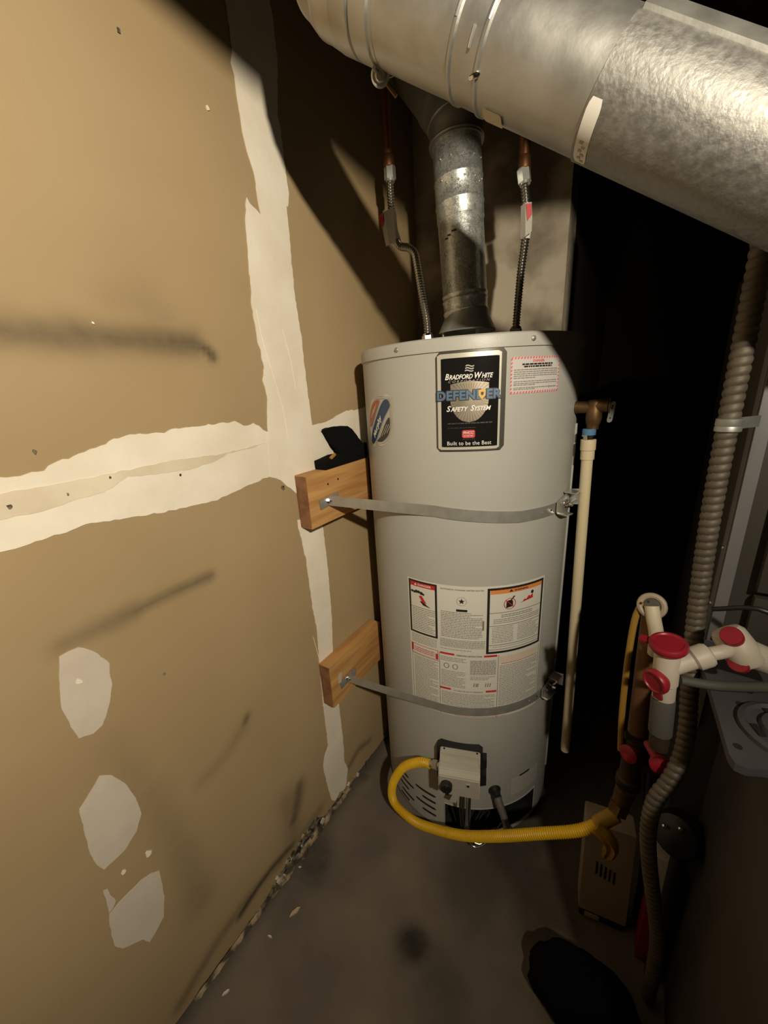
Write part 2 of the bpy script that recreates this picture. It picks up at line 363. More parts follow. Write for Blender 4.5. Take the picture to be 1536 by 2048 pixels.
def add_ball(bm, c, r, squash=(1, 1, 1), seg=12):
    m = Matrix.Translation(Vector(c)) @ Matrix.Diagonal((r * squash[0], r * squash[1], r * squash[2], 1))
    bmesh.ops.create_uvsphere(bm, u_segments=seg, v_segments=max(6, seg // 2), radius=1, matrix=m)

ROOT = {}
def obj(name, bm, m, parent=None, angle=35, label=None, recalc=True):
    """link one mesh object; its vertices are given in world space"""
    off = V(0, 0, 0)
    p = parent
    while p is not None:
        if p.name in ROOT: off = ROOT[p.name]
        p = p.parent
    if recalc:
        bmesh.ops.recalc_face_normals(bm, faces=bm.faces[:])
    if off.length:
        bmesh.ops.translate(bm, verts=bm.verts[:], vec=-off)
    me = bpy.data.meshes.new(name)
    bm.to_mesh(me); bm.free()
    me.materials.append(M[m] if isinstance(m, str) else m)
    for q in me.polygons: q.use_smooth = True
    me.set_sharp_from_angle(angle=math.radians(angle))
    o = bpy.data.objects.new(name, me)
    col.objects.link(o)
    if parent is not None: o.parent = parent
    if label: o['label'] = label
    return o

def thing(name, label, cat, loc=(0, 0, 0), group=None):
    o = bpy.data.objects.new(name, None)
    o.empty_display_size = 0.05
    col.objects.link(o)
    o.location = loc
    ROOT[o.name] = Vector(loc)
    o['label'] = label; o['category'] = cat
    if group: o['group'] = group
    return o

def tag(o, label, cat, group=None):
    o['label'] = label; o['category'] = cat
    if group: o['group'] = group
    return o

def struct(name, bm, m, parent=None, angle=35):
    o = obj(name, bm, m, parent, angle)
    if parent is None: o['kind'] = 'structure'
    return o

def new(): return bmesh.new()

DG = None
def text_geo(s, size, shear=0.0, bold=0.0, spacing=1.0, sx=1.0):
    """flat lettering as (vertices, faces, width, height), origin at the left of the baseline"""
    cu = bpy.data.curves.new('lettering', 'FONT')
    cu.body = s; cu.size = size; cu.shear = shear; cu.offset = bold; cu.space_character = spacing
    cu.resolution_u = 3
    o = bpy.data.objects.new('lettering', cu)
    col.objects.link(o)
    dg = bpy.context.evaluated_depsgraph_get()
    me = o.evaluated_get(dg).to_mesh()
    vs = [(v.co.x * sx, v.co.y) for v in me.vertices]
    fs = [tuple(p.vertices) for p in me.polygons]
    o.evaluated_get(dg).to_mesh_clear()
    bpy.data.objects.remove(o); bpy.data.curves.remove(cu)
    xs = [v[0] for v in vs]; ys = [v[1] for v in vs]
    x0, y0 = min(xs), min(ys)
    vs = [(a - x0, b - y0) for a, b in vs]
    return vs, fs, max(xs) - x0, max(ys) - y0

def add_text(bm, s, f, cx, cy, width=None, height=None, shear=0.0, bold=0.0, spacing=1.0, align='C', rot=0.0):
    """lettering centred on (cx, cy) in the surface f(u, v); width and height fit it"""
    vs, fs, w, h = text_geo(s, 1.0, shear, bold, spacing)
    kx = width / w if width else (height / h)
    ky = height / h if height else kx
    c, sn = math.cos(rot), math.sin(rot)
    ox = {'C': -w / 2, 'L': 0.0}[align]
    bv = []
    for x, y in vs:
        X, Y = (x + ox) * kx, (y - h / 2) * ky
        bv.append(bm.verts.new(f(cx + X * c - Y * sn, cy + X * sn + Y * c)))
    for q in fs:
        try: bm.faces.new([bv[i] for i in q])
        except ValueError: pass

def add_quad(bm, f, x0, y0, x1, y1, n=1):
    """flat patch on the surface f, split n times along x so that it follows a curve"""
    lo = [bm.verts.new(f(x0 + (x1 - x0) * i / n, y0)) for i in range(n + 1)]
    hi = [bm.verts.new(f(x0 + (x1 - x0) * i / n, y1)) for i in range(n + 1)]
    for i in range(n):
        bm.faces.new([lo[i], lo[i + 1], hi[i + 1], hi[i]])

def add_poly(bm, f, pts):
    vs = [bm.verts.new(f(x, y)) for x, y in pts]
    for a, b, c in tessellate_polygon([[Vector((x, y, 0)) for x, y in pts]]):
        try: bm.faces.new((vs[a], vs[b], vs[c]))
        except ValueError: pass

def word_bars(bm, f, x0, x1, y, h, rng, ragged=True):
    x = x0
    end = x1 - (rng.random() * 0.35 * (x1 - x0) if ragged and rng.random() < 0.35 else 0)
    while x < end - 0.001:
        w = min(rng.uniform(0.0025, 0.009), end - x)
        add_quad(bm, f, x, y - h / 2, x + w, y + h / 2)
        x += w + 0.0012

# ------------------------------------------------------------------ the room
def grid_lines(a, b, step): 
    n = max(1, round((b - a) / step))
    return [a + (b - a) * i / n for i in range(n + 1)]

def seg_dist(p, a, b):
    dx, dy = b[0] - a[0], b[1] - a[1]
    L = dx * dx + dy * dy
    t = 0 if L == 0 else max(0, min(1, ((p[0] - a[0]) * dx + (p[1] - a[1]) * dy) / L))
    return math.hypot(p[0] - a[0] - t * dx, p[1] - a[1] - t * dy), t

# left wall: a sheet of drywall with a ragged bottom edge and soft dark marks
ys = [-2.8, -1.6, -0.6] + grid_lines(-0.2, 1.23, 0.008)
zs = grid_lines(0.0, 1.9, 0.0085) + [2.0]
segs = []
for pts, w, s0, s1 in DATA['smudges']:
    for i in range(len(pts) - 1):
        n = len(pts) - 1
        segs.append((pts[i], pts[i + 1], w, s0 + (s1 - s0) * i / n, s0 + (s1 - s0) * (i + 1) / n))
bm = new()
dark_mark = []
vv = []
for j, z in enumerate(zs):
    row = []
    for y in ys:
        bot = 0.004 + 0.010 * (0.5 + 0.5 * noise.noise(V(y * 14, 3, 1))) + 0.012 * max(0, noise.noise(V(y * 45, 7, 2)))
        bot += 0.02 * math.exp(-((y - 0.57) / 0.07) ** 2) * (0.5 + noise.noise(V(y * 80, 1, 5)))
        zz = max(z, bot) if j == 0 else max(z, bot + 0.0001 * j)
        v = bm.verts.new((0, y, zz))
        row.append(v)
        k = 0.0
        if -0.25 < y:
            for a, b, w, s0, s1 in segs:
                if abs(y - a[0]) > 0.3 and abs(y - b[0]) > 0.3: continue
                d, t = seg_dist((y, zz), a, b)
                d *= 1 + 0.22 * noise.noise(V(y * 18, zz * 18, 4))
                if d < 3 * w:
                    g = (s0 + (s1 - s0) * t) * math.exp(-(d / w) ** 2)
                    k = max(k, g)
        dark_mark.append(k)
    vv.append(row)
for j in range(len(zs) - 1):
    for i in range(len(ys) - 1):
        bm.faces.new([vv[j][i], vv[j][i + 1], vv[j + 1][i + 1], vv[j + 1][i]])
# thickness of the sheet
n_front = len(dark_mark)
back = [bm.verts.new((-0.013, v.co.y, v.co.z)) for v in vv[0]]
for i in range(len(ys) - 1):
    bm.faces.new([vv[0][i], back[i], back[i + 1], vv[0][i + 1]])
bk2 = [bm.verts.new((-0.013, v.co.y, 2.0)) for v in vv[0]]
for i in range(len(ys) - 1):
    bm.faces.new([back[i], bk2[i], bk2[i + 1], back[i + 1]])
bm.verts.index_update()
wall = struct('wall_left', bm, 'drywall')
at = wall.data.attributes.new('soot', 'FLOAT', 'POINT')
vals = dark_mark + [0.6] * (len(wall.data.vertices) - len(dark_mark))
at.data.foreach_set('value', vals)

def ragged(poly, amp, step=0.006, seed=0):
    out = []
    n = len(poly)
    for i in range(n):
        a, b = poly[i], poly[(i + 1) % n]
        L = math.hypot(b[0] - a[0], b[1] - a[1])
        m = max(1, int(L / step))
        nx, ny = -(b[1] - a[1]) / (L + 1e-9), (b[0] - a[0]) / (L + 1e-9)
        for k in range(m):
            t = k / m
            p = (a[0] + (b[0] - a[0]) * t, a[1] + (b[1] - a[1]) * t)
            d = amp * (noise.noise(V(p[0] * 60, p[1] * 60, seed)) + 0.6 * noise.noise(V(p[0] * 170, p[1] * 170, seed + 3)))
            out.append((p[0] + nx * d, p[1] + ny * d))
    return out

def on_wall(u, v, w): return V(w, u, v)
def wall_piece(name, poly, m, w, amp, seed, label=None):
    bm = new()
    add_prism(bm, ragged(poly, amp, seed=seed), on_wall, -0.001, w)
    return obj(name, bm, m, wall, angle=1, label=label)
wall_piece('joint_compound', [(-0.95, 1.055), (-0.95, 1.160)] + DATA['comp_horizontal'], 'compound', 0.0010, 0.0030, 1, 'horizontal band of cream joint compound')
wall_piece('joint_compound', DATA['comp_vertical'], 'compound', 0.0014, 0.0022, 2, 'vertical band of cream joint compound above the upper block')
wall_piece('joint_compound', DATA['comp_right'], 'compound', 0.0008, 0.0030, 3, 'short cream band of joint compound running behind the heater')
wall_piece('joint_compound', DATA['comp_lower'], 'compound', 0.0012, 0.0020, 4, 'lower vertical band of cream joint compound down to the floor')
wall_piece('joint_tape', [(-0.95, 1.095), (-0.95, 1.130)] + DATA['tape'], 'tape', 0.0016, 0.0022, 5, 'tan paper tape showing through the compound')
for k in 'abc':
    wall_piece('spackle_patch', DATA['patch_' + k], 'spackle', 0.0008, 0.0012, 6 + ord(k))
wall_piece('spackle_smear', DATA['patch_d'], 'spackle', 0.0006, 0.0012, 11)
# trowel ridges left in the compound
bm = new()
for pts in ([(0.566, 1.39), (0.572, 1.33), (0.588, 1.26), (0.600, 1.20), (0.603, 1.14)], [(0.628, 1.36), (0.640, 1.30), (0.645, 1.24)], [(0.598, 0.62), (0.607, 0.55), (0.615, 0.48)]):
    add_tube(bm, [V(0.0013, y, z) for y, z in pts], 0.0009, 0.01, 6)
obj('trowel_ridge', bm, 'compound', wall)
for (y, z), r, k in DATA['specks']:
    bm = new()
    r *= 0.72
    pts = [(y + r * (1 + 0.4 * random.uniform(-1, 1)) * math.cos(i * PI / 4) * 0.8, z + r * (1 + 0.4 * random.uniform(-1, 1)) * math.sin(i * PI / 4)) for i in range(8)]
    add_prism(bm, pts, on_wall, -0.0005, 0.0019)
    obj('nail_hole' if k == 'd' else 'paint_chip', bm, 'mould' if k == 'd' else 'compound', wall)
# torn paper lip and crumbled gypsum along the foot of the wall
bm = new()
L = DATA['lip']
path = smooth_path([V(0, p[0], 0) for p in L], 0.006)
rowa, rowb, rowc = [], [], []
for p in path:
    y = p.y
    k_ = 0.35 + 0.65 * math.exp(-((y - 0.44) / 0.12) ** 2)
    h = k_ * (0.016 + 0.012 * noise.noise(V(y * 22, 0, 8)) + 0.006 * noise.noise(V(y * 90, 0, 9)))
    o = 0.004 + 0.007 * k_ * (0.8 + noise.noise(V(y * 30, 4, 8))) + 0.003 * noise.noise(V(y * 120, 4, 3))
    rowa.append(bm.verts.new((0.0005, y, h + 0.002)))
    rowb.append(bm.verts.new((max(0.003, o), y, h * 0.6)))
    rowc.append(bm.verts.new((max(0.003, o * 1.3), y, 0.001)))
for a, b in ((rowa, rowb), (rowb, rowc)):
    for i in range(len(path) - 1):
        bm.faces.new([a[i], a[i + 1], b[i + 1], b[i]])
obj('torn_paper_edge', bm, 'paperlip', wall, angle=20)
for i in range(38):
    y = random.uniform(0.32, 0.56) if i < 26 else random.uniform(0.60, 0.95)
    z = random.uniform(0.008, 0.055) if i < 26 else random.uniform(0.004, 0.02)
    if i < 26: z *= math.exp(-((y - 0.47) / 0.14) ** 2)
    bm = new()
    s = random.uniform(0.003, 0.009)
    add_box(bm, (0.002, y, z + 0.003), (0.008, s * 1.6, s), (V(1, 0, 0), V(0, .8, .6), V(0, -.6, .8)), 0.001)
    for v in bm.verts: v.co += V(0, random.uniform(-1, 1), random.uniform(-1, 1)) * s * 0.35
    obj('gypsum_crumb', bm, random.choice(['mould', 'mould', 'paperlip', 'spackle']), wall)

bm = new()
add_prism(bm, ragged([(0.3, 0.008), (0.34, 0.016), (0.38, 0.03), (0.41, 0.036), (0.44, 0.044), (0.47, 0.052), (0.495, 0.058), (0.515, 0.062), (0.525, 0.045), (0.545, 0.026), (0.59, 0.012), (0.62, 0.008), (0.62, 0.001), (0.3, 0.001)], 0.0075, 0.004, 21), on_wall, -0.001, 0.0009)
obj('mould_stain', bm, 'mould', wall)

# bottom plate of the stud wall seen through the gap
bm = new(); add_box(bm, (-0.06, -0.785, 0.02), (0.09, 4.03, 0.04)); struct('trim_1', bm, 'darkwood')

# back wall behind the heater, ending in an outside corner; dark recess beyond
bm = new(); add_box(bm, (0.2135, 1.28, 1.0), (0.453, 0.1, 2.0)); struct('wall_back', bm, 'plaster')
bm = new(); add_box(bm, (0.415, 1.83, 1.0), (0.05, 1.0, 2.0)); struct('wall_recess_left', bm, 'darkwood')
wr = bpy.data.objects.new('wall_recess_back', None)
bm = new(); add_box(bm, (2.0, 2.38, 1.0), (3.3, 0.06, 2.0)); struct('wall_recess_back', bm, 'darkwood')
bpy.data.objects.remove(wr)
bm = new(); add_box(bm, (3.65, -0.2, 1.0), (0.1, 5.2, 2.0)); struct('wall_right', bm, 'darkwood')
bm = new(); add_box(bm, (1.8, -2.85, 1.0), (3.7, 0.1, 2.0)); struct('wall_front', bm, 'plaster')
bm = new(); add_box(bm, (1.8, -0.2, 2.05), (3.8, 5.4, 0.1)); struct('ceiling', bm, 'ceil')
# unseen block under the ceiling, added to cut the lamp light high up
bm = new()
b0, b1 = V(0.53, -0.161, 1.757), V(0.845, 0.511, 1.640)
bw = V(0.905, -0.425, 0) * 0.16
q0 = [b0, b1, b1 + bw, b0 + bw]
lo_ = [bm.verts.new(p) for p in q0]; hi_ = [bm.verts.new(V(p.x, p.y, 2.0)) for p in q0]
bm.faces.new(lo_); bm.faces.new(hi_)
for i in range(4):
    j = (i + 1) % 4; bm.faces.new([lo_[i], lo_[j], hi_[j], hi_[i]])
struct('trim_2', bm, 'ceil')

# concrete floor
xs = [-0.2] + grid_lines(0.0, 1.3, 0.014) + [2.2, 3.7]
ysf = [-2.8, -1.0] + grid_lines(0.0, 1.3, 0.014) + [2.4]
bm = new(); st = []; rows = []
for y in ysf:
    row = []
    for x in xs:
        row.append(bm.verts.new((x, y, 0.0 if not (0 < x < 1.3 and 0 < y < 1.3) else 0.0012 * noise.noise(V(x * 7, y * 7, 0)) - 0.0012)))
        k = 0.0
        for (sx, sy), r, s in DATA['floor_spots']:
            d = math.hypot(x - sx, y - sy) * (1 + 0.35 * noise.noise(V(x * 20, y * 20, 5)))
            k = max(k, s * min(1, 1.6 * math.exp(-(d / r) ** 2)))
        k = max(k, 0.55 * math.exp(-(max(x, 0) / 0.022) ** 2))  # floor colour darker along the foot of the left wall
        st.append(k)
    rows.append(row)
for a, b in zip(rows, rows[1:]):
    for i in range(len(xs) - 1):
        bm.faces.new([a[i], a[i + 1], b[i + 1], b[i]])
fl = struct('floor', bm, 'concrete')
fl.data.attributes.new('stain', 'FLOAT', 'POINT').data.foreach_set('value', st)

# ------------------------------------------------------------------ water heater
HX, HY, HR = 0.278, 0.956, 0.254
def cyl(azd, z, r=HR):
    a = math.radians(azd)
    return V(HX + r * math.sin(a), HY - r * math.cos(a), z)
def radial(azd):
    a = math.radians(azd)
    return V(math.sin(a), -math.cos(a), 0), V(math.cos(a), math.sin(a), 0)
ARC = math.radians(1) * HR       # metres per degree of the jacket

heater = thing('water_heater', 'tall grey cylindrical gas water heater strapped beside the left wall', 'water heater', (HX, HY, 0))
# jacket with a burner opening at the foot
azs = sorted(set([-180 + 2 * i for i in range(180)] + [9.5, 72.5]))
zj = [0.015, 0.03, 0.06, 0.09, 0.117, 0.35, 0.7, 1.0, 1.293]
bm = new()
g = [[bm.verts.new(cyl(a, z)) for a in azs] for z in zj]
for j in range(len(zj) - 1):
    for i in range(len(azs)):
        k = (i + 1) % len(azs)
        if 9.4 < azs[i] < 72 and 0.03 <= zj[j] < 0.117: continue
        bm.faces.new([g[j][i], g[j][k], g[j + 1][k], g[j + 1][i]])
inn = [[bm.verts.new(cyl(a, z, HR - 0.07)) for a in azs[85:150]] for z in (0.028, 0.13)]
jacket = obj('jacket', bm, 'jacket', heater, angle=40)
bm = new()
rim = [[bm.verts.new(cyl(9.5 + 63 * i / 30, z, r)) for i in range(31)] for z, r in ((0.030, HR - 0.001), (0.030, HR - 0.09), (0.120, HR - 0.09), (0.118, HR - 0.001))]
for j in range(3):
    for i in range(30):
        bm.faces.new([rim[j][i], rim[j][i + 1], rim[j + 1][i + 1], rim[j + 1][i]])
for i in (0, 30):
    bm.faces.new([rim[j][i] for j in range(4)])
obj('burner_chamber', bm, 'dark', heater)
bm = new(); add_lathe(bm, (HX, HY, 0), (0, 0, 1), [(0.235, 0.0), (0.240, 0.0), (0.240, 0.02), (0.235, 0.02)], 64)
obj('base_ring', bm, 'black_metal', heater)
# rolled edge of the opening
bm = new()
add_tube(bm, [cyl(9.5 + 63 * i / 30, 0.118, HR) for i in range(31)], 0.0016, 0.01, 6)
add_tube(bm, [cyl(9.5, z, HR) for z in (0.03, 0.07, 0.118)], 0.0016, 0.01, 6)
add_tube(bm, [cyl(72.5, z, HR) for z in (0.03, 0.07, 0.118)], 0.0016, 0.01, 6)
obj('opening_rim', bm, 'jacket', heater)
# top cap
bm = new()
add_lathe(bm, (HX, HY, 0), (0, 0, 1), [(0.2545, 1.288), (0.2572, 1.288), (0.2572, 1.306), (0.2560, 1.3105), (0.2525, 1.313), (0.15, 1.3135), (0.02, 1.3135)], 160, cap0=False)
cap = obj('top_cap', bm, 'jacket', heater)
for a in (-10.1, 49.2, -70, 110, 170):
    n, t = radial(a)
    bm = new(); add_lathe(bm, cyl(a, 1.300, 0.2568), n, [(0.0048, 0), (0.0048, 0.0015), (0.003, 0.0032), (0.0008, 0.0036)], 10)
    add_box(bm, cyl(a, 1.300, 0.2605), (0.0055, 0.0012, 0.0006), (t, V(0, 0, 1), n))
    obj('cap_screw', bm, 'galv_dark', cap)
# vertical seam on the right flank
bm = new()
for i, z in enumerate((0.12,)):
    n, t = radial(93)
    add_box(bm, cyl(93, 0.625, HR + 0.001), (0.016, 0.005, 1.01), (t, n, V(0, 0, 1)), 0.0012)
obj('jacket_seam', bm, 'jacket', heater)
# louvre slots on the left of the foot
SLOTS = []
for z, lo in ((0.124, -11.6), (0.0995, -6.4), (0.0745, -11.6), (0.0495, -6.4)):
    SLOTS.append((lo, 3.9, z))
for z, lo, hi in ((0.1225, -22.5, -18), (0.0995, -26, -13), (0.0745, -27.5, -18), (0.0495, -26, -13), (0.0275, -27.5, -18)):
    SLOTS.append((lo, hi, z))
for lo, hi, z in SLOTS:
    bm = new()
    n = 12
    cs = []
    for i in range(n + 1):
        u = i / n
        d = min(u, 1 - u) * (hi - lo) * ARC
        hh = 0.0037 * math.sqrt(max(0.02, 1 - max(0, 1 - d / 0.0033) ** 2))
        a_ = lo + (hi - lo) * u
        cs.append([bm.verts.new(cyl(a_, z + s * hh, HR + r)) for s, r in ((-1, -0.003), (-1, 0.0006), (1, 0.0006), (1, -0.003))])
    for p, q in zip(cs, cs[1:]):
        for k in range(3): bm.faces.new([p[k], q[k], q[k + 1], p[k + 1]])
    obj('vent_slot', bm, 'dark', heater)

# surfaces for printed matter: s = metres along the jacket, h = height
def on_jacket(r):
    return lambda s, h: cyl(s / ARC, h, r)
def label_patch(az0, az1, z0, z1, r, rad=0.0, slope=0.0):
    bm = new()
    n = max(4, int((az1 - az0) / 1.2))
    if rad == 0:
        add_quad(bm, on_jacket(r), az0 * ARC, z0, az1 * ARC, z1, n)
        # thin edge back to the jacket
    return bm

# --- moulded name plate
NP = thing  # (kept local: the plate is a part of the heater)
PC, PW, PH = 23.45 * ARC, 0.1275, 0.1845
PZ = 1.195
def plate_patch(x0, z0, x1, z1, rad, r_in, r_out):
    """rounded rectangle on the jacket with thickness"""
    pts = []
    for cx, cz, a0 in ((x1 - rad, z0 + rad, -90), (x1 - rad, z1 - rad, 0), (x0 + rad, z1 - rad, 90), (x0 + rad, z0 + rad, 180)):
        for k in range(5):
            a = math.radians(a0 + 22.5 * k)
            pts.append((cx + rad * math.cos(a), cz + rad * math.sin(a)))
    # strips so that the front follows the curve
    bm = new()
    n = 20
    cols_ = []
    for i in range(n + 1):
        u = i / n
        x = x0 + (x1 - x0) * u
        d = max(0.0, rad - (x - x0), rad - (x1 - x))
        ins = rad - math.sqrt(max(0, rad * rad - d * d)) if rad else 0
        cols_.append((x, z0 + ins, z1 - ins))
    A = [[bm.verts.new(cyl(x / ARC, z, r)) for x, za, zb in cols_] for r, which in ((r_in, 0),) for z in ()]
    lo_i = [bm.verts.new(cyl(x / ARC, za, r_in)) for x, za, zb in cols_]
    hi_i = [bm.verts.new(cyl(x / ARC, zb, r_in)) for x, za, zb in cols_]
    lo_o = [bm.verts.new(cyl(x / ARC, za, r_out)) for x, za, zb in cols_]
    hi_o = [bm.verts.new(cyl(x / ARC, zb, r_out)) for x, za, zb in cols_]
    for i in range(n):
        bm.faces.new([lo_o[i], lo_o[i + 1], hi_o[i + 1], hi_o[i]])
        bm.faces.new([lo_i[i], lo_i[i + 1], lo_o[i + 1], lo_o[i]])
        bm.faces.new([hi_o[i], hi_o[i + 1], hi_i[i + 1], hi_i[i]])
    for i in (0, n):
        bm.faces.new([lo_i[i], lo_o[i], hi_o[i], hi_i[i]])
    return bm
plate = obj('name_plate', plate_patch(PC - PW / 2, PZ - PH / 2, PC + PW / 2, PZ + PH / 2, 0.008, HR - 0.001, HR + 0.004), 'plate_edge', heater, label='moulded black and silver name plate')
obj('silver_border', plate_patch(PC - PW / 2 + 0.0025, PZ - PH / 2 + 0.003, PC + PW / 2 - 0.0095, PZ + PH / 2 - 0.0045, 0.003, HR + 0.003, HR + 0.0048), 'plate_silver', plate)
obj('black_panel', plate_patch(PC - PW / 2 + 0.0095, PZ - PH / 2 + 0.0085, PC + PW / 2 - 0.0135, PZ + PH / 2 - 0.0125, 0.0006, HR + 0.003, HR + 0.0052), 'plate_black', plate)
CXP = PC - 0.0022
def pf(r): return lambda x, z: cyl((CXP + x) / ARC, PZ + z, r)
PF = pf(HR + 0.0056); PF2 = pf(HR + 0.0060); PF3 = pf(HR + 0.0064); PF4 = pf(HR + 0.0068)
# foil shield
def shield_half(y):
    # half width at height y (0 top .. 1 bottom)
    return 0.0345 * (1.0 if y < 0.45 else math.sqrt(max(0, 1 - ((y - 0.45) / 0.55) ** 1.7)))
bm = new()
ny = 24
prev = None
ztop, zbot = 0.0335, -0.037
for k in range(ny + 1):
    y = k / ny
    z = ztop + (zbot - ztop) * y
    hw = max(0.0004, shield_half(y))
    row = [bm.verts.new(PF(hw * (i / 6 - 1), z + (0.0 if k else 0.0052 * (1 - abs(i / 6 - 1)) ** 0.8))) for i in range(13)]
    if prev:
        for i in range(12): bm.faces.new([prev[i], prev[i + 1], row[i + 1], row[i]])
    prev = row
obj('shield', bm, 'shield', plate)
bm = new()
for k in range(40):
    a = 2 * PI * k / 40 + 0.04
    dx, dz = math.cos(a), math.sin(a)
    r1 = 0.008
    while True:
        x, z = dx * r1, 0.004 + dz * r1
        y = (z - ztop) / (zbot - ztop)
        if y < 0.0 or y > 1 or abs(x) > shield_half(y) - 0.0008: break
        r1 += 0.0006
    px, pz = -dz * 0.00045, dx * 0.00045
    if r1 > 0.010:
        add_poly(bm, PF2, [(dx * .006, .004 + dz * .006), (dx * r1 + px, .004 + dz * r1 + pz), (dx * r1 - px, .004 + dz * r1 - pz)])
obj('shield_ray', bm, 'shield_line', plate)
# lettering
bm = new()
def small_caps(bm, words, f, cx, cy, width, big, small, shear, bold):
    parts, x = [], 0.0
    for w in words:
        for s_, h_ in ((w[0], big), (w[1:], small)):
            vs, fs, tw, th_ = text_geo(s_, 1.0, shear, bold, 0.96)
            k = h_ / th_
            parts.append((vs, fs, k, x)); x += tw * k - (0.0020 if s_ == 'W' else 0.0014 if s_ == 'S' else 0.0006 if h_ == big else 0) + 0.0008
        x += big * 0.30
    x -= big * 0.30
    kx = width / x
    for vs, fs, k, ox in parts:
        bv = [bm.verts.new(f(cx - width / 2 + (ox + a * k) * kx, cy + c * k)) for a, c in vs]
        for q in fs:
            try: bm.faces.new([bv[i] for i in q])
            except ValueError: pass
small_caps(bm, ('BRADFORD', 'WHITE'), PF3, -0.001, 0.0420, 0.0865, 0.0108, 0.0084, 0.3, 0.022)
small_caps(bm, ('SAFETY', 'SYSTEM'), PF3, -0.001, -0.0160, 0.0815, 0.0108, 0.0084, 0.3, 0.022)
add_text(bm, 'Built to be the Best', PF3, 0.0, -0.0765, 0.082, 0.0074, 0.0, 0.0, 1.05)
obj('white_lettering', bm, 'white_print', plate)
bm = new()
add_text(bm, 'CORPORATION', PF3, -0.001, 0.0385, 0.074, 0.0040, 0.3, 0.0, 1.5)
for k in range(3):
    x0, z0 = -0.0085, 0.0560 + k * 0.0042
    top = [(x0 + 0.015 * i / 10 + k * 0.0006, z0 + 0.0011 * math.sin(i / 10 * 2 * PI) + 0.0012) for i in range(11)]
    bot = [(x, z - 0.0022) for x, z in top]
    add_poly(bm, PF3, top + bot[::-1])
obj('grey_lettering', bm, 'ink_mid', plate)
bm = new()
for dx, dz in ((-0.0015, 0), (0.0015, 0), (0, 0.0015), (0, -0.0015), (0.0011, -0.0011), (-0.0011, 0.0011)):
    add_text(bm, 'DEFENDER', PF2, -0.001 + dx, 0.0135 + dz, 0.1170, 0.0170, 0.0, 0.05, 1.04)
obj('lettering_outline', bm, 'brown_dark', plate)
bm = new()
add_text(bm, 'DEFENDER', PF3, -0.001, 0.0135, 0.1170, 0.0170, 0.0, 0.035, 1.04)
obj('blue_lettering', bm, 'steel_blue', plate)
bm = new()
sh = [(x + 0.0040, z) for x, z in ((0.0120, 0.0205), (0.0185, 0.0228), (0.0250, 0.0205), (0.0245, 0.0110), (0.0185, 0.0035), (0.0125, 0.0110))]
add_poly(bm, PF4, sh)
obj('gold_shield', bm, 'gold', plate)
bm = new()
add_poly(bm, pf(HR + 0.0071), [(x + 0.0040, z) for x, z in ((0.0160, 0.0168), (0.0185, 0.0178), (0.0212, 0.0168), (0.0208, 0.0132), (0.0185, 0.0110), (0.0164, 0.0132))])
obj('gold_shield_flag', bm, 'brown_dark', plate)
bm = new()
pts = []
for cx, cz, a0 in ((0.0085, -0.0635, -90), (0.0085, -0.0555, 0), (-0.0085, -0.0555, 90), (-0.0085, -0.0635, 180)):
    for k in range(5):
        a = math.radians(a0 + 22.5 * k); pts.append((cx + 0.0035 * math.cos(a), cz + 0.0035 * math.sin(a)))
add_poly(bm, PF2, [(x - 0.0012, z + 0.0006) for x, z in pts])
obj('red_badge', bm, 'badge_red', plate)
bm = new()
add_text(bm, 'PHCC', PF4, -0.0012, -0.0565, 0.0195, 0.0055, 0.15, 0.03)
rng = random.Random(3)
word_bars(bm, PF4, -0.0105, 0.0085, -0.0625, 0.0014, rng, False)
obj('badge_lettering', bm, 'foil_label', plate)
bm = new()
word_bars(bm, PF2, -0.040, 0.042, -0.0385, 0.0022, rng, False)
word_bars(bm, PF2, -0.040, 0.012, -0.0470, 0.0010, rng, False)
word_bars(bm, PF2, -0.013, 0.011, -0.0690, 0.0009, rng, False)
obj('faint_print', bm, 'plate_edge', plate)

# --- danger sticker, upper right
A0, A1, Z0, Z1 = 40.0, 65.0, 1.205, 1.2695
bm = new()
add_quad(bm, on_jacket(HR + 0.0006), A0 * ARC, Z0, A1 * ARC, Z1, 18)
dng = obj('danger_sticker', bm, 'foil_label', heater, label='pale warning sticker with a striped red edge')
bm = new()
F = on_jacket(HR + 0.0010)
s0, s1 = A0 * ARC, A1 * ARC
k = 0
n_t = 18
for i in range(n_t):
    w = (s1 - s0) / n_t
    x = s0 + i * w
    add_poly(bm, F, [(x, Z1 - 0.0035), (x + w * .5, Z1 - 0.0035), (x + w * .75, Z1), (x + w * .25, Z1)])
    add_poly(bm, F, [(x, Z0), (x + w * .5, Z0), (x + w * .75, Z0 + 0.0038), (x + w * .25, Z0 + 0.0038)])
n_s = 10
for i in range(n_s):
    h = (Z1 - Z0) / n_s
    z = Z0 + i * h
    add_poly(bm, F, [(s0, z), (s0 + 0.003, z + h * .25), (s0 + 0.003, z + h * .75), (s0, z + h * .5)])
    add_poly(bm, F, [(s1 - 0.003, z), (s1, z + h * .25), (s1, z + h * .75), (s1 - 0.003, z + h * .5)])
add_text(bm, 'DANGER', F, (s0 + s1) / 2 + 0.002, Z1 - 0.0075, 0.026, 0.0045, 0, 0.04)
obj('red_print', bm, 'ink_pink', dng)
bm = new()
word_bars(bm, F, s0 + 0.022, s1 - 0.020, Z1 - 0.0132, 0.0028, rng, False)
word_bars(bm, F, s0 + 0.026, s1 - 0.022, Z1 - 0.0172, 0.0028, rng, False)
obj('black_print', bm, 'ink', dng)
bm = new()
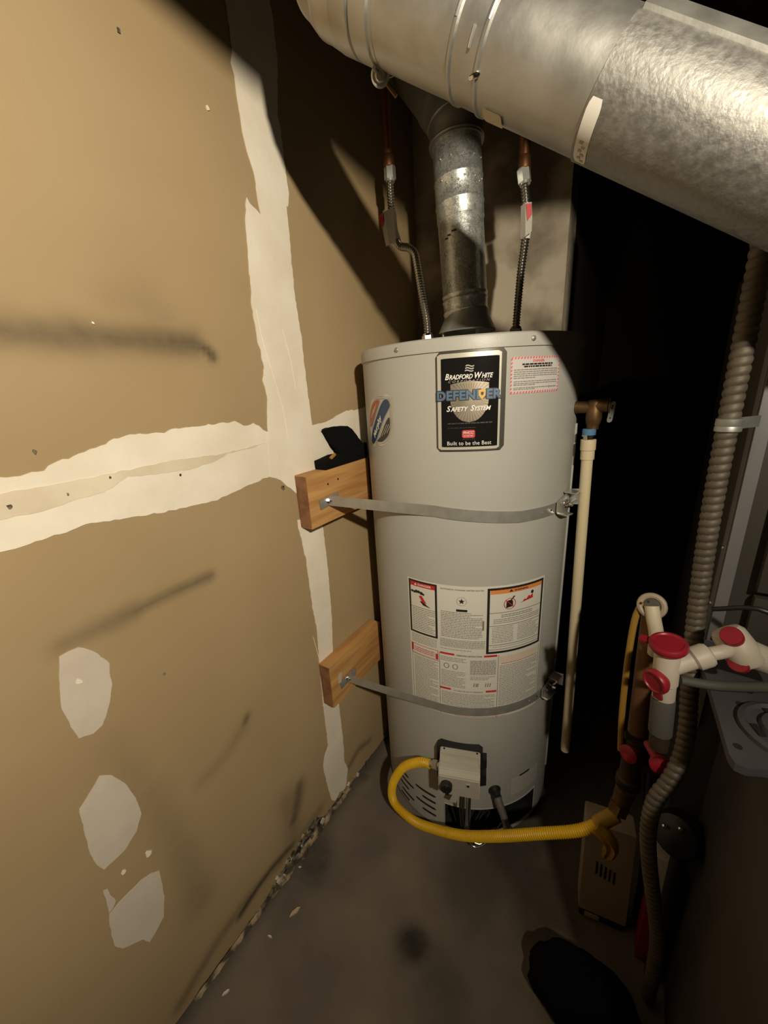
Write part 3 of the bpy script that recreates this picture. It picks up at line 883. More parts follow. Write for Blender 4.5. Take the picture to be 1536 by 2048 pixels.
for z in (0.0225, 0.0262, 0.0298, 0.0334, 0.0370, 0.0432, 0.0468, 0.0496, 0.0545, 0.0572):
    word_bars(bm, F, s0 + 0.006, s1 - (0.006 if z not in (0.0370, 0.0496, 0.0572) else 0.06), Z1 - z, 0.0015, rng, False)
add_text(bm, 'o', F, s1 - 0.026, Z0 + 0.0095, 0.004, 0.004)
word_bars(bm, F, s1 - 0.022, s1 - 0.009, Z0 + 0.0095, 0.0014, rng, False)
obj('grey_print', bm, 'ink_grey', dng)

# --- dealer sticker on the left flank (two slanted ovals)
ST = [(-34.7, 1.099), (-30.7, 1.108), (-26.5, 1.105), (-19.1, 1.118), (-15.4, 1.152), (-15.7, 1.177), (-14.9, 1.194), (-16.0, 1.212), (-18.9, 1.218), (-23.1, 1.213), (-28.4, 1.213), (-33.7, 1.206), (-38.4, 1.185), (-39.9, 1.165), (-39.7, 1.138), (-38.5, 1.115)]
def closed_smooth(pts, n=6):
    out = []
    N = len(pts)
    for i in range(N):
        p0, p1, p2, p3 = [Vector(pts[(i + k) % N]) for k in (-1, 0, 1, 2)]
        for k in range(n):
            t = k / n
            q = 0.5 * ((2 * p1) + (p2 - p0) * t + (2 * p0 - 5 * p1 + 4 * p2 - p3) * t * t + (3 * p1 - p0 - 3 * p2 + p3) * t ** 3)
            out.append((q.x, q.y))
    return out
def az_patch(pts, r, n=5):
    bm = new(); add_poly(bm, lambda x, y: cyl(x, y, r), closed_smooth(pts, n)); return bm
cx_, cz_ = -27.5, 1.158
def grow(pts, k): return [(cx_ + (x - cx_) * k, cz_ + (z - cz_) * k) for x, z in pts]
stk = obj('dealer_sticker', az_patch(ST, HR + 0.0008), 'cream_print', heater, label='cream oval dealer sticker')
obj('sticker_field', az_patch(grow(ST, 0.92), HR + 0.0011), 'label_grey', stk)
obj('navy_band', az_patch([(-36.0, 1.106), (-37.2, 1.123), (-27.0, 1.180), (-23.1, 1.199), (-20.8, 1.206), (-18.4, 1.206), (-17.0, 1.199), (-17.2, 1.190), (-22.4, 1.165), (-31.0, 1.119)], HR + 0.0014), 'navy', stk)
obj('red_field', az_patch([(-38.0, 1.145), (-37.9, 1.171), (-35.0, 1.188), (-32.0, 1.200), (-27.5, 1.206), (-25.4, 1.203), (-28.0, 1.188), (-33.0, 1.163)], HR + 0.0014), 'flag_red', stk)
obj('dark_field', az_patch([(-29.8, 1.116), (-26.6, 1.126), (-18.6, 1.168), (-17.3, 1.159), (-18.0, 1.140), (-20.5, 1.126), (-25.0, 1.116)], HR + 0.0014), 'brown_dark', stk)
bm = new()
Fs = on_jacket(HR + 0.0018)
ang = math.atan2(1.206 - 1.106, (36.0 - 18.0) * ARC)
add_text(bm, 'Murphy', Fs, -28.6 * ARC, 1.147, 0.062, 0.016, 0.25, 0.03, rot=ang)
obj('sticker_lettering', bm, 'white_paper', stk)
bm = new()
for k in range(4):
    u = -26.6 + k * 2.2
    a = (u * ARC, 1.1235 + k * 0.004)
    L_ = 0.034 - 0.004 * abs(k - 1)
    c, s = math.cos(ang), math.sin(ang)
    add_poly(bm, Fs, [a, (a[0] + c * L_, a[1] + s * L_), (a[0] + c * L_ - s * .0012, a[1] + s * L_ + c * .0012), (a[0] - s * .0012, a[1] + c * .0012)])
for k in range(3):
    a = ((-35.6 + k * 1.9) * ARC, 1.165 + k * 0.006)
    L_ = 0.026
    c, s = math.cos(ang), math.sin(ang)
    add_poly(bm, Fs, [a, (a[0] + c * L_, a[1] + s * L_), (a[0] + c * L_ - s * .0022, a[1] + s * L_ + c * .0022), (a[0] - s * .0022, a[1] + c * .0022)])
obj('sticker_lines', bm, 'cream_print', stk)

# --- big instruction label
bm = new()
add_quad(bm, on_jacket(HR + 0.0006), -10.2 * ARC, 0.436, 66.0 * ARC, 0.802, 60)
lab = obj('instruction_label', bm, 'pale_label', heater, label='wide pale instruction label above the lower strap')
F1, F2, F3 = on_jacket(HR + 0.0009), on_jacket(HR + 0.0012), on_jacket(HR + 0.0015)
def frame(bm, F, a0, a1, z0, z1, t, n=10):
    x0, x1 = a0 * ARC, a1 * ARC
    add_quad(bm, F, x0, z0, x1, z0 + t, n); add_quad(bm, F, x0, z1 - t, x1, z1, n)
    add_quad(bm, F, x0, z0, x0 + t, z1); add_quad(bm, F, x1 - t, z0, x1, z1)
bm = new()
frame(bm, F1, -9.4, 7.3, 0.655, 0.799, 0.0050)
frame(bm, F1, 32.6, 65.1, 0.625, 0.797, 0.0058, 16)
add_quad(bm, F1, -8.4 * ARC, 0.7275, 6.2 * ARC, 0.7285, 8)
for z in (0.733, 0.699, 0.6475, 0.635):
    add_quad(bm, F1, 34 * ARC, z, 64 * ARC, z + 0.0011, 16)
for a in (8.0, 39.2):
    add_quad(bm, F1, a * ARC, 0.436, a * ARC + 0.0009, 0.62)
add_quad(bm, F1, 64.9 * ARC, 0.47, 64.9 * ARC + 0.0008, 0.62); add_quad(bm, F1, -8.9 * ARC, 0.45, -8.9 * ARC + 0.0007, 0.62)
add_quad(bm, F1, -8.6 * ARC, 0.5915, 7.8 * ARC, 0.5923, 8)
# pictures in the boxes
def star(cx, cz, r, n=5, k=0.42): return [(cx + (r if i % 2 == 0 else r * k) * math.sin(i * PI / n), cz + (r if i % 2 == 0 else r * k) * math.cos(i * PI / n)) for i in range(2 * n)]
add_poly(bm, F2, star(19.9 * ARC, 0.764, 0.0075))
add_quad(bm, F2, 17.2 * ARC, 0.7375, 22.8 * ARC, 0.7435, 4)
word_bars(bm, F2, 9.2 * ARC, 30.8 * ARC, 0.7925, 0.0001, rng, False)
add_text(bm, 'AUTOMATIC STORAGE WATER HEATER', F2, 20 * ARC, 0.7925, 0.096, 0.0036, 0, 0.0)
add_text(bm, 'WARNING', F2, 50.5 * ARC, 0.7865, 0.036, 0.0052, 0.0, 0.03)
add_poly(bm, F2, [(43.6 * ARC, 0.784), (46.0 * ARC, 0.784), (44.8 * ARC, 0.790)])
add_text(bm, 'OPERATING INSTRUCTIONS', F2, 23.9 * ARC, 0.6185, 0.060, 0.0042, 0.0, 0.01)
add_text(bm, 'TO TURN OFF GAS TO APPLIANCE', F2, 23.6 * ARC, 0.5150, 0.070, 0.0036, 0.0, 0.0)
# tap, hand and splash
for a, z, r in ((-7.3, 0.769, .0034), (-5.9, 0.768, .0034), (-4.6, 0.770, .0042), (-3.2, 0.770, .004), (-1.6, 0.768, .0044), (-0.4, 0.766, .003)):
    add_poly(bm, F2, [(a * ARC + r * math.cos(i * PI / 4), z + r * math.sin(i * PI / 4)) for i in range(8)])
add_quad(bm, F2, -7 * ARC, 0.7675, -0.6 * ARC, 0.7705, 4)
add_poly(bm, F2, [(-2.6 * ARC, 0.746), (-0.6 * ARC, 0.737), (3.6 * ARC, 0.7335), (1.6 * ARC, 0.739), (-1.2 * ARC, 0.7475)])
# fuel can and person running from flames
add_poly(bm, F2, [(42.4 * ARC, 0.744), (46.1 * ARC, 0.7465), (46.0 * ARC, 0.760), (45.0 * ARC, 0.764), (42.5 * ARC, 0.762)])
add_poly(bm, F2, [(44.6 * ARC, 0.763), (45.5 * ARC, 0.763), (47.2 * ARC, 0.772), (46.4 * ARC, 0.773)])
add_poly(bm, F2, [(58.0 * ARC, 0.7735) if False else (57.4 * ARC + .004 * math.cos(i * PI / 4), 0.772 + .0045 * math.sin(i * PI / 4)) for i in range(8)])
obj('black_print', bm, 'ink', lab)
bm = new()
add_quad(bm, F1, -8.4 * ARC, 0.7835, 6.2 * ARC, 0.7945, 8)
for a0, a1, z in ((8.4, 16.2, 0.6165), (31.6, 38.6, 0.6160), (8.2, 14.2, 0.5140), (33.0, 38.8, 0.5140)):
    add_quad(bm, F1, a0 * ARC, z, a1 * ARC, z + 0.0055, 4)
frame(bm, F1, -9.2, 7.4, 0.594, 0.622, 0.0012)
add_quad(bm, F1, -9.2 * ARC, 0.600, -7.8 * ARC, 0.621); add_quad(bm, F1, 5.9 * ARC, 0.596, 7.4 * ARC, 0.612)
add_poly(bm, F2, [(49.6 * ARC, 0.7500), (58.0 * ARC, 0.7560), (57.8 * ARC, 0.768), (56.2 * ARC, 0.7625), (55.2 * ARC, 0.7655), (53.8 * ARC, 0.7570), (52.6 * ARC, 0.7590), (51.6 * ARC, 0.7530)])
for i in range(20):      # prohibition ring
    a, b = 2 * PI * i / 20, 2 * PI * (i + 1) / 20
    R0, R1, cx, cz = 0.0128, 0.0144, 44.3 * ARC, 0.7545
    add_poly(bm, F3, [(cx + R0 * math.cos(a), cz + R0 * math.sin(a)), (cx + R1 * math.cos(a), cz + R1 * math.sin(a)), (cx + R1 * math.cos(b), cz + R1 * math.sin(b)), (cx + R0 * math.cos(b), cz + R0 * math.sin(b))])
add_poly(bm, F3, [(44.3 * ARC - 0.0100, 0.7545 + 0.0085), (44.3 * ARC - 0.0088, 0.7545 + 0.0098), (44.3 * ARC + 0.0100, 0.7545 - 0.0085), (44.3 * ARC + 0.0088, 0.7545 - 0.0098)])
add_poly(bm, F2, [(-3.2 * ARC, 0.7600), (-1.4 * ARC, 0.7620), (1.4 * ARC, 0.7430), (-1.0 * ARC, 0.7440)])
for z in (0.6125, 0.6075, 0.6025):
    word_bars(bm, F1, -7.2 * ARC, 5.4 * ARC, z, 0.0020, rng, False)
word_bars(bm, F1, 41 * ARC, 64 * ARC, 0.5945, 0.0016, rng, False)
add_quad(bm, F1, 16 * ARC, 0.4375, 45 * ARC, 0.4385, 16)
obj('red_print', bm, 'ink_red', lab)
bm = new()
add_quad(bm, F1, 34.2 * ARC, 0.7815, 63.8 * ARC, 0.7915, 16)
obj('orange_print', bm, 'ink_orange', lab)
bm = new()
for z in (0.6130, 0.6085, 0.6040, 0.5990):
    word_bars(bm, F1, 40 * ARC, 64 * ARC, z, 0.0024, rng, False)
obj('pale_orange_print', bm, 'ink_pale_orange', lab)
bm = new()
add_text(bm, 'DANGER', F2, 0.3 * ARC, 0.7890, 0.034, 0.0052, 0.0, 0.02)
add_poly(bm, F2, [(-5.8 * ARC, 0.7865), (-4.2 * ARC, 0.7865), (-5.0 * ARC, 0.7920)])
obj('white_print', bm, 'white_paper', lab)
bm = new()
def para(a0, a1, z_top, z_bot, pitch, h, rag=True):
    z = z_top
    while z > z_bot:
        word_bars(bm, F1, a0 * ARC, a1 * ARC, z, h, rng, rag)
        z -= pitch
para(-7.6, 6.0, 0.7230, 0.662, 0.0048, 0.0017)
para(-8.6, 6.8, 0.6500, 0.626, 0.0042, 0.0014)
para(9.2, 30.5, 0.7340, 0.668, 0.0044, 0.0018)
para(8.6, 32.0, 0.6600, 0.640, 0.0028, 0.0013, False)
para(8.6, 25.0, 0.6330, 0.630, 0.0030, 0.0014)
para(40, 58, 0.7270, 0.720, 0.0048, 0.0022, False)
para(36, 63, 0.7160, 0.704, 0.0046, 0.0018, False)
para(35.5, 47, 0.6950, 0.652, 0.0044, 0.0015)
para(49.5, 63.5, 0.6950, 0.652, 0.0044, 0.0015)
para(36, 63.5, 0.6425, 0.640, 0.0040, 0.0012, False)
para(-7.6, 7.0, 0.5860, 0.452, 0.0046, 0.0016)
para(8.8, 22.5, 0.6090, 0.597, 0.0044, 0.0016)
para(9, 22, 0.5700, 0.522, 0.0044, 0.0015)
para(24.5, 38.2, 0.6060, 0.566, 0.0030, 0.0017, False)
para(24.5, 38.2, 0.5600, 0.548, 0.0040, 0.0014)
para(9, 38, 0.5060, 0.442, 0.0042, 0.0015)
para(40.2, 64.2, 0.5880, 0.468, 0.0046, 0.0016)
for a0 in (10.5, 15.2):          # dial sketches
    for i in range(14):
        a, b = 2 * PI * i / 14, 2 * PI * (i + 1) / 14
        cx, cz = (a0 + 1.4) * ARC, 0.585
        add_poly(bm, F2, [(cx + .005 * math.cos(a), cz + .006 * math.sin(a)), (cx + .0068 * math.cos(a), cz + .0078 * math.sin(a)), (cx + .0068 * math.cos(b), cz + .0078 * math.sin(b)), (cx + .005 * math.cos(b), cz + .006 * math.sin(b))])
for i in range(18):
    a, b = 2 * PI * i / 18, 2 * PI * (i + 1) / 18
    cx, cz = 19.9 * ARC, 0.764
    add_poly(bm, F2, [(cx + .0105 * math.cos(a), cz + .0105 * math.sin(a)), (cx + .0112 * math.cos(a), cz + .0112 * math.sin(a)), (cx + .0112 * math.cos(b), cz + .0112 * math.sin(b)), (cx + .0105 * math.cos(b), cz + .0105 * math.sin(b))])
add_poly(bm, F2, [(30.4 * ARC, 0.690), (31.3 * ARC, 0.690), (31.3 * ARC, 0.715), (30.4 * ARC, 0.715)])
for k, a in enumerate((26.2, 27.4, 28.2, 32.4, 33.6, 34.8)):
    add_poly(bm, F2, [(a * ARC, 0.531), (a * ARC + 0.002, 0.531), (a * ARC + 0.004, 0.541), (a * ARC + 0.002, 0.542)])
obj('grey_print', bm, 'ink_grey', lab)

# --- rating sticker low on the right
bm = new(); add_quad(bm, on_jacket(HR + 0.0007), 51 * ARC, 0.150, 73.5 * ARC, 0.208, 16)
rs = obj('rating_sticker', bm, 'rating', heater)
bm = new(); frame(bm, on_jacket(HR + 0.0011), 51, 73.5, 0.150, 0.208, 0.0012, 16); obj('sticker_edge', bm, 'pale_label', rs)
bm = new(); add_quad(bm, on_jacket(HR + 0.0012), 57 * ARC, 0.207, 65 * ARC, 0.2125, 6)
obj('sticker_tab', bm, 'ink', rs)

# --- gas control valve
n, t = radial(19.5)
UP = V(0, 0, 1)
ctl_r = (t, n, UP)
bm = new()
pts = [(-0.060, 0.300), (-0.060, 0.338), (-0.050, 0.349), (0.046, 0.350), (0.056, 0.340), (0.056, 0.322), (0.066, 0.320), (0.066, 0.296), (0.056, 0.288), (0.056, 0.270), (0.066, 0.268), (0.066, 0.235), (0.050, 0.228), (-0.060, 0.235)]
base = V(HX, HY, 0)
def ctl_map(u, v, w): return base + t * u + n * w + UP * v
add_prism(bm, pts, ctl_map, 0.235, 0.268)
brk = obj('valve_bracket', bm, 'black_plastic', heater)
bm = new()
prof = [(0.262, 0.262), (0.327, 0.258), (0.327, 0.318), (0.316, 0.330), (0.300, 0.332), (0.297, 0.326), (0.283, 0.327), (0.280, 0.342), (0.262, 0.344)]
A_ = [ctl_map(-0.050, z, w) for w, z in prof]; B_ = [ctl_map(0.050, z, w) for w, z in prof]
va = [bm.verts.new(p) for p in A_]; vb = [bm.verts.new(p) for p in B_]
bm.faces.new(va); bm.faces.new(vb[::-1])
for i in range(len(prof)):
    j = (i + 1) % len(prof); bm.faces.new([va[i], va[j], vb[j], vb[i]])
bmesh.ops.bevel(bm, geom=bm.edges[:], offset=0.0022, segments=2, affect='EDGES')
ctl = obj('gas_control_valve', bm, 'ctl', heater, label='boxy beige gas control valve')
bm = new()
add_lathe(bm, ctl_map(-0.030, 0.292, 0.325), n, [(0.0145, 0), (0.0145, 0.012), (0.0125, 0.016), (0.003, 0.016)], 20)
add_box(bm, ctl_map(-0.030, 0.292, 0.342), (0.004, 0.006, 0.024), (t, n, UP), 0.001)
add_box(bm, ctl_map(-0.028, 0.272, 0.331), (0.008, 0.008, 0.012), (t, n, UP), 0.001)
obj('control_knob', bm, 'black_plastic', ctl)
bm = new(); add_box(bm, ctl_map(0.022, 0.300, 0.3275), (0.011, 0.002, 0.011), (t, n, UP))
obj('status_window', bm, 'label_grey', ctl)
bm = new(); add_box(bm, ctl_map(0.022, 0.300, 0.3288), (0.006, 0.001, 0.006), (t, n, UP))
obj('status_light', bm, 'ink', ctl)
for s in (-0.040, 0.042):
    bm = new(); add_lathe(bm, ctl_map(s, 0.3425, 0.272), UP, [(0.0026, 0), (0.0026, 0.0012), (0.001, 0.0016)], 8)
    obj('cover_screw', bm, 'black_metal', ctl)
# tubes from the valve into the burner opening
bm = new()
add_cyl(bm, ctl_map(0.022, 0.262, 0.300), ctl_map(0.022, 0.248, 0.300), 0.010, seg=6)
add_tube(bm, [ctl_map(0.022, 0.250, 0.300), ctl_map(0.022, 0.18, 0.300), ctl_map(0.020, 0.11, 0.298), ctl_map(0.020, 0.075, 0.280), ctl_map(0.02, 0.065, 0.22)], 0.0068, 0.012, 14)
obj('burner_tube', bm, 'galv', heater)
bm = new()
for dx, w in ((0.028, 0.312), (0.012, 0.31), (0.005, 0.305)):
    add_tube(bm, [ctl_map(dx, 0.262, w), ctl_map(dx - 0.004, 0.17, w - 0.005), ctl_map(dx + 0.006, 0.085, w), ctl_map(dx + 0.02, 0.066, w - 0.03), ctl_map(dx + 0.05, 0.07, 0.22)], 0.0022, 0.012, 8)
obj('pilot_tube', bm, 'black_metal', heater)
bm = new()
add_tube(bm, [ctl_map(0.015, 0.07, 0.29), ctl_map(0.04, 0.045, 0.30), ctl_map(0.075, 0.065, 0.29), ctl_map(0.11, 0.07, 0.24)], 0.0022, 0.01, 8)
add_tube(bm, [ctl_map(0.02, 0.09, 0.29), ctl_map(0.03, 0.055, 0.29), ctl_map(0.06, 0.05, 0.29), ctl_map(0.09, 0.06, 0.25)], 0.0022, 0.01, 8)
obj('igniter_lead', bm, 'stainless', heater)
bm = new(); add_box(bm, ctl_map(-0.012, 0.215, 0.300), (0.017, 0.001, 0.036), ((t * 0.94 - UP * 0.33), n, (UP * 0.94 + t * 0.33)))
obj('paper_tag', bm, 'label_grey', heater)
bm = new(); add_tube(bm, [ctl_map(-0.028, 0.275, 0.325), ctl_map(-0.02, 0.25, 0.315), ctl_map(-0.014, 0.232, 0.301)], 0.0011, 0.01, 6)
obj('tag_string', bm, 'black_metal', heater)
# burner in the chamber
bm = new()
add_box(bm, cyl(20, 0.075, 0.22), (0.03, 0.02, 0.07), radial(20)[::-1] + (UP,), 0.002)
add_box(bm, cyl(45, 0.06, 0.21), (0.10, 0.02, 0.03), radial(45)[::-1] + (UP,), 0.002)
obj('burner_door_frame', bm, 'black_metal', heater)
# drain valve
dn, dt = radial(40)
bm = new(); add_lathe(bm, cyl(40, 0.186, HR - 0.002), dn, [(0.017, 0), (0.017, 0.004), (0.013, 0.010), (0.011, 0.018), (0.011, 0.024)], 20)
drain = obj('drain_valve', bm, 'black_plastic', heater)
bm = new(); add_cyl(bm, cyl(40, 0.186, HR + 0.016), cyl(43, 0.118, HR + 0.052), 0.0105, 0.0095, 16)
add_cyl(bm, cyl(43, 0.118, HR + 0.052), cyl(43.3, 0.112, HR + 0.055), 0.0115, 0.0115, 16)
obj('drain_spout', bm, 'galv', drain)

# --- draft hood on top
bm = new()
add_lathe(bm, (HX, HY, 0), (0, 0, 1), [(0.066, 1.345), (0.0665, 1.348), (0.052, 1.378), (0.050, 1.392), (0.0485, 1.392), (0.050, 1.376), (0.064, 1.345)], 40, False, False)
hood = obj('draft_hood', bm, 'galv_dark', heater)
for a in (-45, 45, 135, 225):
    n_, t_ = radial(a)
    bm = new(); add_box(bm, V(HX, HY, 1.330) + n_ * 0.060, (0.008, 0.0016, 0.036), (t_, n_, UP))
    obj('hood_leg', bm, 'zinc', hood)
bm = new(); add_lathe(bm, (HX, HY, 0), (0, 0, 1), [(0.046, 1.312), (0.046, 1.3165), (0.040, 1.3165)], 32)
obj('flue_collar', bm, 'dark', hood)

# --- relief valve on the right flank
VP = V(0.5685, 0.936, 1.166)
vn = (VP - V(HX, HY, 1.168)).normalized()
bm = new()
add_cyl(bm, V(HX, HY, 1.168) + vn * 0.248, VP + vn * 0.004, 0.0125, 0.0125, 16)
add_lathe(bm, VP - UP * 0.045, UP, [(0.0115, 0), (0.0115, 0.008), (0.0135, 0.012), (0.0155, 0.022), (0.0155, 0.055), (0.012, 0.060)], 20)
rv = obj('relief_valve', bm, 'brass', heater, label='tarnished bronze relief valve on the side')
bm = new()
add_cyl(bm, VP - V(0.004, 0, -0.003), VP + V(0.026, -0.004, 0.003), 0.0145, 0.0135, 18)
add_cyl(bm, VP + V(0.026, -0.004, 0.003), VP + V(0.029, -0.004, 0.003), 0.0155, 0.0155, 18)
obj('valve_bonnet', bm, 'brass', rv)
bm = new()
lx = V(0.9, 0.43, 0.0).normalized()
lz = V(0.10, 0, 1).normalized()
pts = []
for cz, a0 in ((-0.016, 180), (0.016, 0)):
    for k in range(7):
        a = math.radians(a0 + 30 * k); pts.append((0.0052 * math.cos(a), cz + 0.0052 * math.sin(a)))
lc = V(0.600, 0.930, 1.156)
ln = V(-0.43, 0.9, 0)
add_prism(bm, pts, lambda u, v, w: lc + lx * u + lz * v + ln * w, -0.0006, 0.0006)
lev = obj('test_lever', bm, 'zinc', rv)
for z in (-0.012, 0.012):
    bm = new(); add_cyl(bm, lc + lz * z - ln * 0.001, lc + lz * z + ln * 0.001, 0.0017, seg=10); obj('lever_hole', bm, 'dark', rv)
bm = new(); add_cyl(bm, VP + V(0.028, -0.004, 0.003), lc + lz * 0.006, 0.0025, seg=8); obj('lever_stem', bm, 'black_metal', rv)

# ------------------------------------------------------------------ vent pipe above the heater
vb, vt = V(0.2755, HY, 1.378), V(0.250, HY, 1.742)
vent = thing('vent_pipe', 'spangled galvanised vent pipe rising from the heater top', 'vent pipe', vb)
vd = (vt - vb).normalized()
def bead(f):
    return f
prof = [(0.050, 0.0), (0.050, 0.004)]
vl = (vt - vb).length
bm = new()
def ring_prof(marks, r, l, h=0.0016, w=0.004):
    out = [(r, 0.0)]
    for m in marks:
        out += [(r, m - w), (r + h, m - w * 0.3), (r + h, m + w * 0.3), (r, m + w)]
    out.append((r, l))
    return out
add_lathe(bm, vb, vd, ring_prof([0.012, 0.036, 0.047], 0.0502, 0.20), 48)
obj('lower_section', bm, 'galv_spangle', vent)
bm = new()
add_lathe(bm, vb + vd * 0.196, vd, [(0.0502, 0), (0.0518, 0.0005)] + ring_prof([0.03, 0.075], 0.0518, vl - 0.196, 0.0012, 0.003)[1:], 48)
obj('upper_section', bm, 'galv_spangle', vent)
bm = new()       # lap seam and the button-lock dimples
for a in (18, 60):
    pass
nx = V(0.95, -0.31, 0)
for k in range(9):
    a = math.radians(-20 + 14 * k)
    q = V(math.sin(a), -math.cos(a), 0)
    for h in ((0.255,) if k % 2 else (0.262, 0.30)):
        add_ball(bm, vb + vd * h + q * 0.0518, 0.0022, seg=8)
obj('button_dimple', bm, 'galv', vent)
bm = new()
for k, (a, h) in enumerate(((-18, 0.155), (-10, 0.160), (2, 0.166), (6, 0.166))):
    q = V(math.sin(math.radians(a)), -math.cos(math.radians(a)), 0); tt_ = V(math.cos(math.radians(a)), math.sin(math.radians(a)), 0)
    add_box(bm, vb + vd * h + q * 0.0505, (0.0075, 0.001, 0.003), (tt_, q, UP))
obj('marker_writing', bm, 'ink', vent)
# elbow and the sloping arm
ad = V(-0.60, 0.17, 0.78).normalized()
bm = new()
e0 = vt - vd * 0.030
path = [e0, e0 + vd * 0.020, vt + vd * 0.006, vt + vd * 0.016 + ad * 0.012, vt + vd * 0.018 + ad * 0.035, vt + vd * 0.018 + ad * 0.065]
add_tube(bm, path, lambda s, th, T: 0.0555 + (0.002 if s < 0.006 else 0) + 0.0012 * (1 if int(s / 0.028) % 2 else 0), 0.006, 40, caps=True)
elb = obj('elbow', bm, 'galv_dark', vent)
bm = new(); add_torus(bm, e0 + vd * 0.006, vd, 0.0565, 0.0022, 40, 8); add_torus(bm, vt + vd * 0.010 + ad * 0.004, (vd + ad * 0.45).normalized(), 0.0565, 0.0018, 40, 8)
obj('elbow_bead', bm, 'galv', elb)
bm = new()
a0 = vt + vd * 0.018 + ad * 0.05
add_lathe(bm, a0, ad, [(0.0535, 0.0), (0.0535, 0.235)], 40)
obj('sloping_arm', bm, 'galv_dark', vent)

# ------------------------------------------------------------------ big sloping duct
DA = V(0.704, 0.565, 1.425)
DD = V(0.8322, 0.121, -0.5411).normalized()
DU = (UP - DD * DD.z).normalized()
DW = DD.cross(DU)
DR = 0.0545
def duct_pt(s, phi, r=DR):
    a = math.radians(phi)
    return DA + DD * s + (DU * math.cos(a) + DW * math.sin(a)) * r
duct = thing('flue_duct', 'wide galvanised duct sloping down across the top right', 'duct', DA)
def duct_lathe(prof, seg=72, **k):
    bm = new()
    rings = [[bm.verts.new(duct_pt(s, 360 * i / seg, r)) for i in range(seg)] for r, s in prof]
    for a, b in zip(rings, rings[1:]):
        for i in range(seg):
            j = (i + 1) % seg; bm.faces.new([a[i], a[j], b[j], b[i]])
    bm.faces.new(rings[0][::-1]); bm.faces.new(rings[-1])
    return bm
# near sleeve (right of the joint), middle section, collar, elbow gores
obj('near_sleeve', duct_lathe([(DR - 0.0005, -0.140), (DR + 0.0013, -0.1395), (DR + 0.0013, 0.14)]), 'galv_rough', duct)
obj('middle_section', duct_lathe([(DR - 0.0012, -0.258), (DR - 0.0004, -0.2575), (DR - 0.0004, -0.12)]), 'galv', duct)
obj('collar_section', duct_lathe([(DR - 0.0016, -0.405), (DR - 0.001, -0.398), (DR - 0.001, -0.300), (DR + 0.0008, -0.298), (DR + 0.0008, -0.295), (DR - 0.001, -0.293), (DR - 0.001, -0.266), (DR + 0.0012, -0.2635), (DR + 0.0012, -0.2605), (DR - 0.0006, -0.2585), (DR - 0.0006, -0.25)]), 'galv', duct)
obj('elbow_ring', duct_lathe([(DR - 0.001, -0.464), (DR + 0.0004, -0.4615), (DR + 0.0004, -0.4365), (DR - 0.0016, -0.4340), (DR + 0.0004, -0.4315), (DR + 0.0004, -0.408), (DR - 0.0014, -0.4055), (DR - 0.0014, -0.4025), (DR - 0.0008, -0.400)]), 'galv', duct)
# crimp marks on the collar
for s, p0, p1 in ((-0.2745, 106, 122), (-0.297, 92, 106), (-0.262, 84, 100)):
    bm = new(); add_tube(bm, [duct_pt(s, p0 + (p1 - p0) * i / 6, DR + 0.0002) for i in range(7)], 0.0016, 0.004, 8); obj('crimp_mark', bm, 'zinc', duct)
# gored elbow turning up at the left
bm = new()
cpts = []
e_start = DA - DD * 0.462
back_d = -DD
upd = V(-0.10, 0.06, 1.0).normalized()
Rb = 0.085
angT = back_d.angle(upd)
side = (upd - back_d * upd.dot(back_d)).normalized()
prev_ring = None
ng = 4
for k in range(ng + 1):
    a = angT * k / ng
    c = e_start + back_d * (Rb * math.sin(a)) + side * (Rb * (1 - math.cos(a)))
    tan = (back_d * math.cos(a) + side * math.sin(a)).normalized()
    yv = back_d.cross(side).normalized()
    xv = yv.cross(tan).normalized()
    for rr in ((DR, DR + 0.0012) if 0 < k < ng else (DR,)):
        ring = [bm.verts.new(c + tan * (0.0 if rr == DR else 0.0015) + (xv * math.cos(2 * PI * i / 64) + yv * math.sin(2 * PI * i / 64)) * rr) for i in range(64)]
        if prev_ring:
            for i in range(64):
                j = (i + 1) % 64; bm.faces.new([prev_ring[i], prev_ring[j], ring[j], ring[i]])
        prev_ring = ring
end_c = c
ring = [bm.verts.new(v.co + upd * (1.999 - end_c.z)) for v in prev_ring]
for i in range(64):
    j = (i + 1) % 64; bm.faces.new([prev_ring[i], prev_ring[j], ring[j], ring[i]])
obj('gored_elbow', bm, 'galv', duct, angle=12)
# run-out into the furnace, past the edge of the picture
bm = new()
r0 = DA + DD * 0.138
add_tube(bm, [r0, r0 + DD * 0.03, r0 + DD * 0.055 + V(0.0, 0.02, 0.004), r0 + DD * 0.065 + V(0.005, 0.06, 0.004), r0 + DD * 0.066 + V(0.008, 0.145, 0.004)], DR - 0.0005, 0.012, 48)
obj('furnace_elbow', bm, 'galv', duct)
# standing seam along the top of the near sleeve
bm = new()
pts = [(34, DR + 0.001), (34, DR + 0.0075), (37, DR + 0.0080), (50, DR + 0.0042), (52, DR + 0.001)]
rows_ = [[bm.verts.new(duct_pt(s, p, r)) for p, r in pts] for s in (-0.137, 0.138)]
for i in range(len(pts) - 1):
    bm.faces.new([rows_[0][i], rows_[0][i + 1], rows_[1][i + 1], rows_[1][i]])
bm.faces.new(rows_[0]); bm.faces.new(rows_[1][::-1])
obj('lock_seam', bm, 'galv', duct)
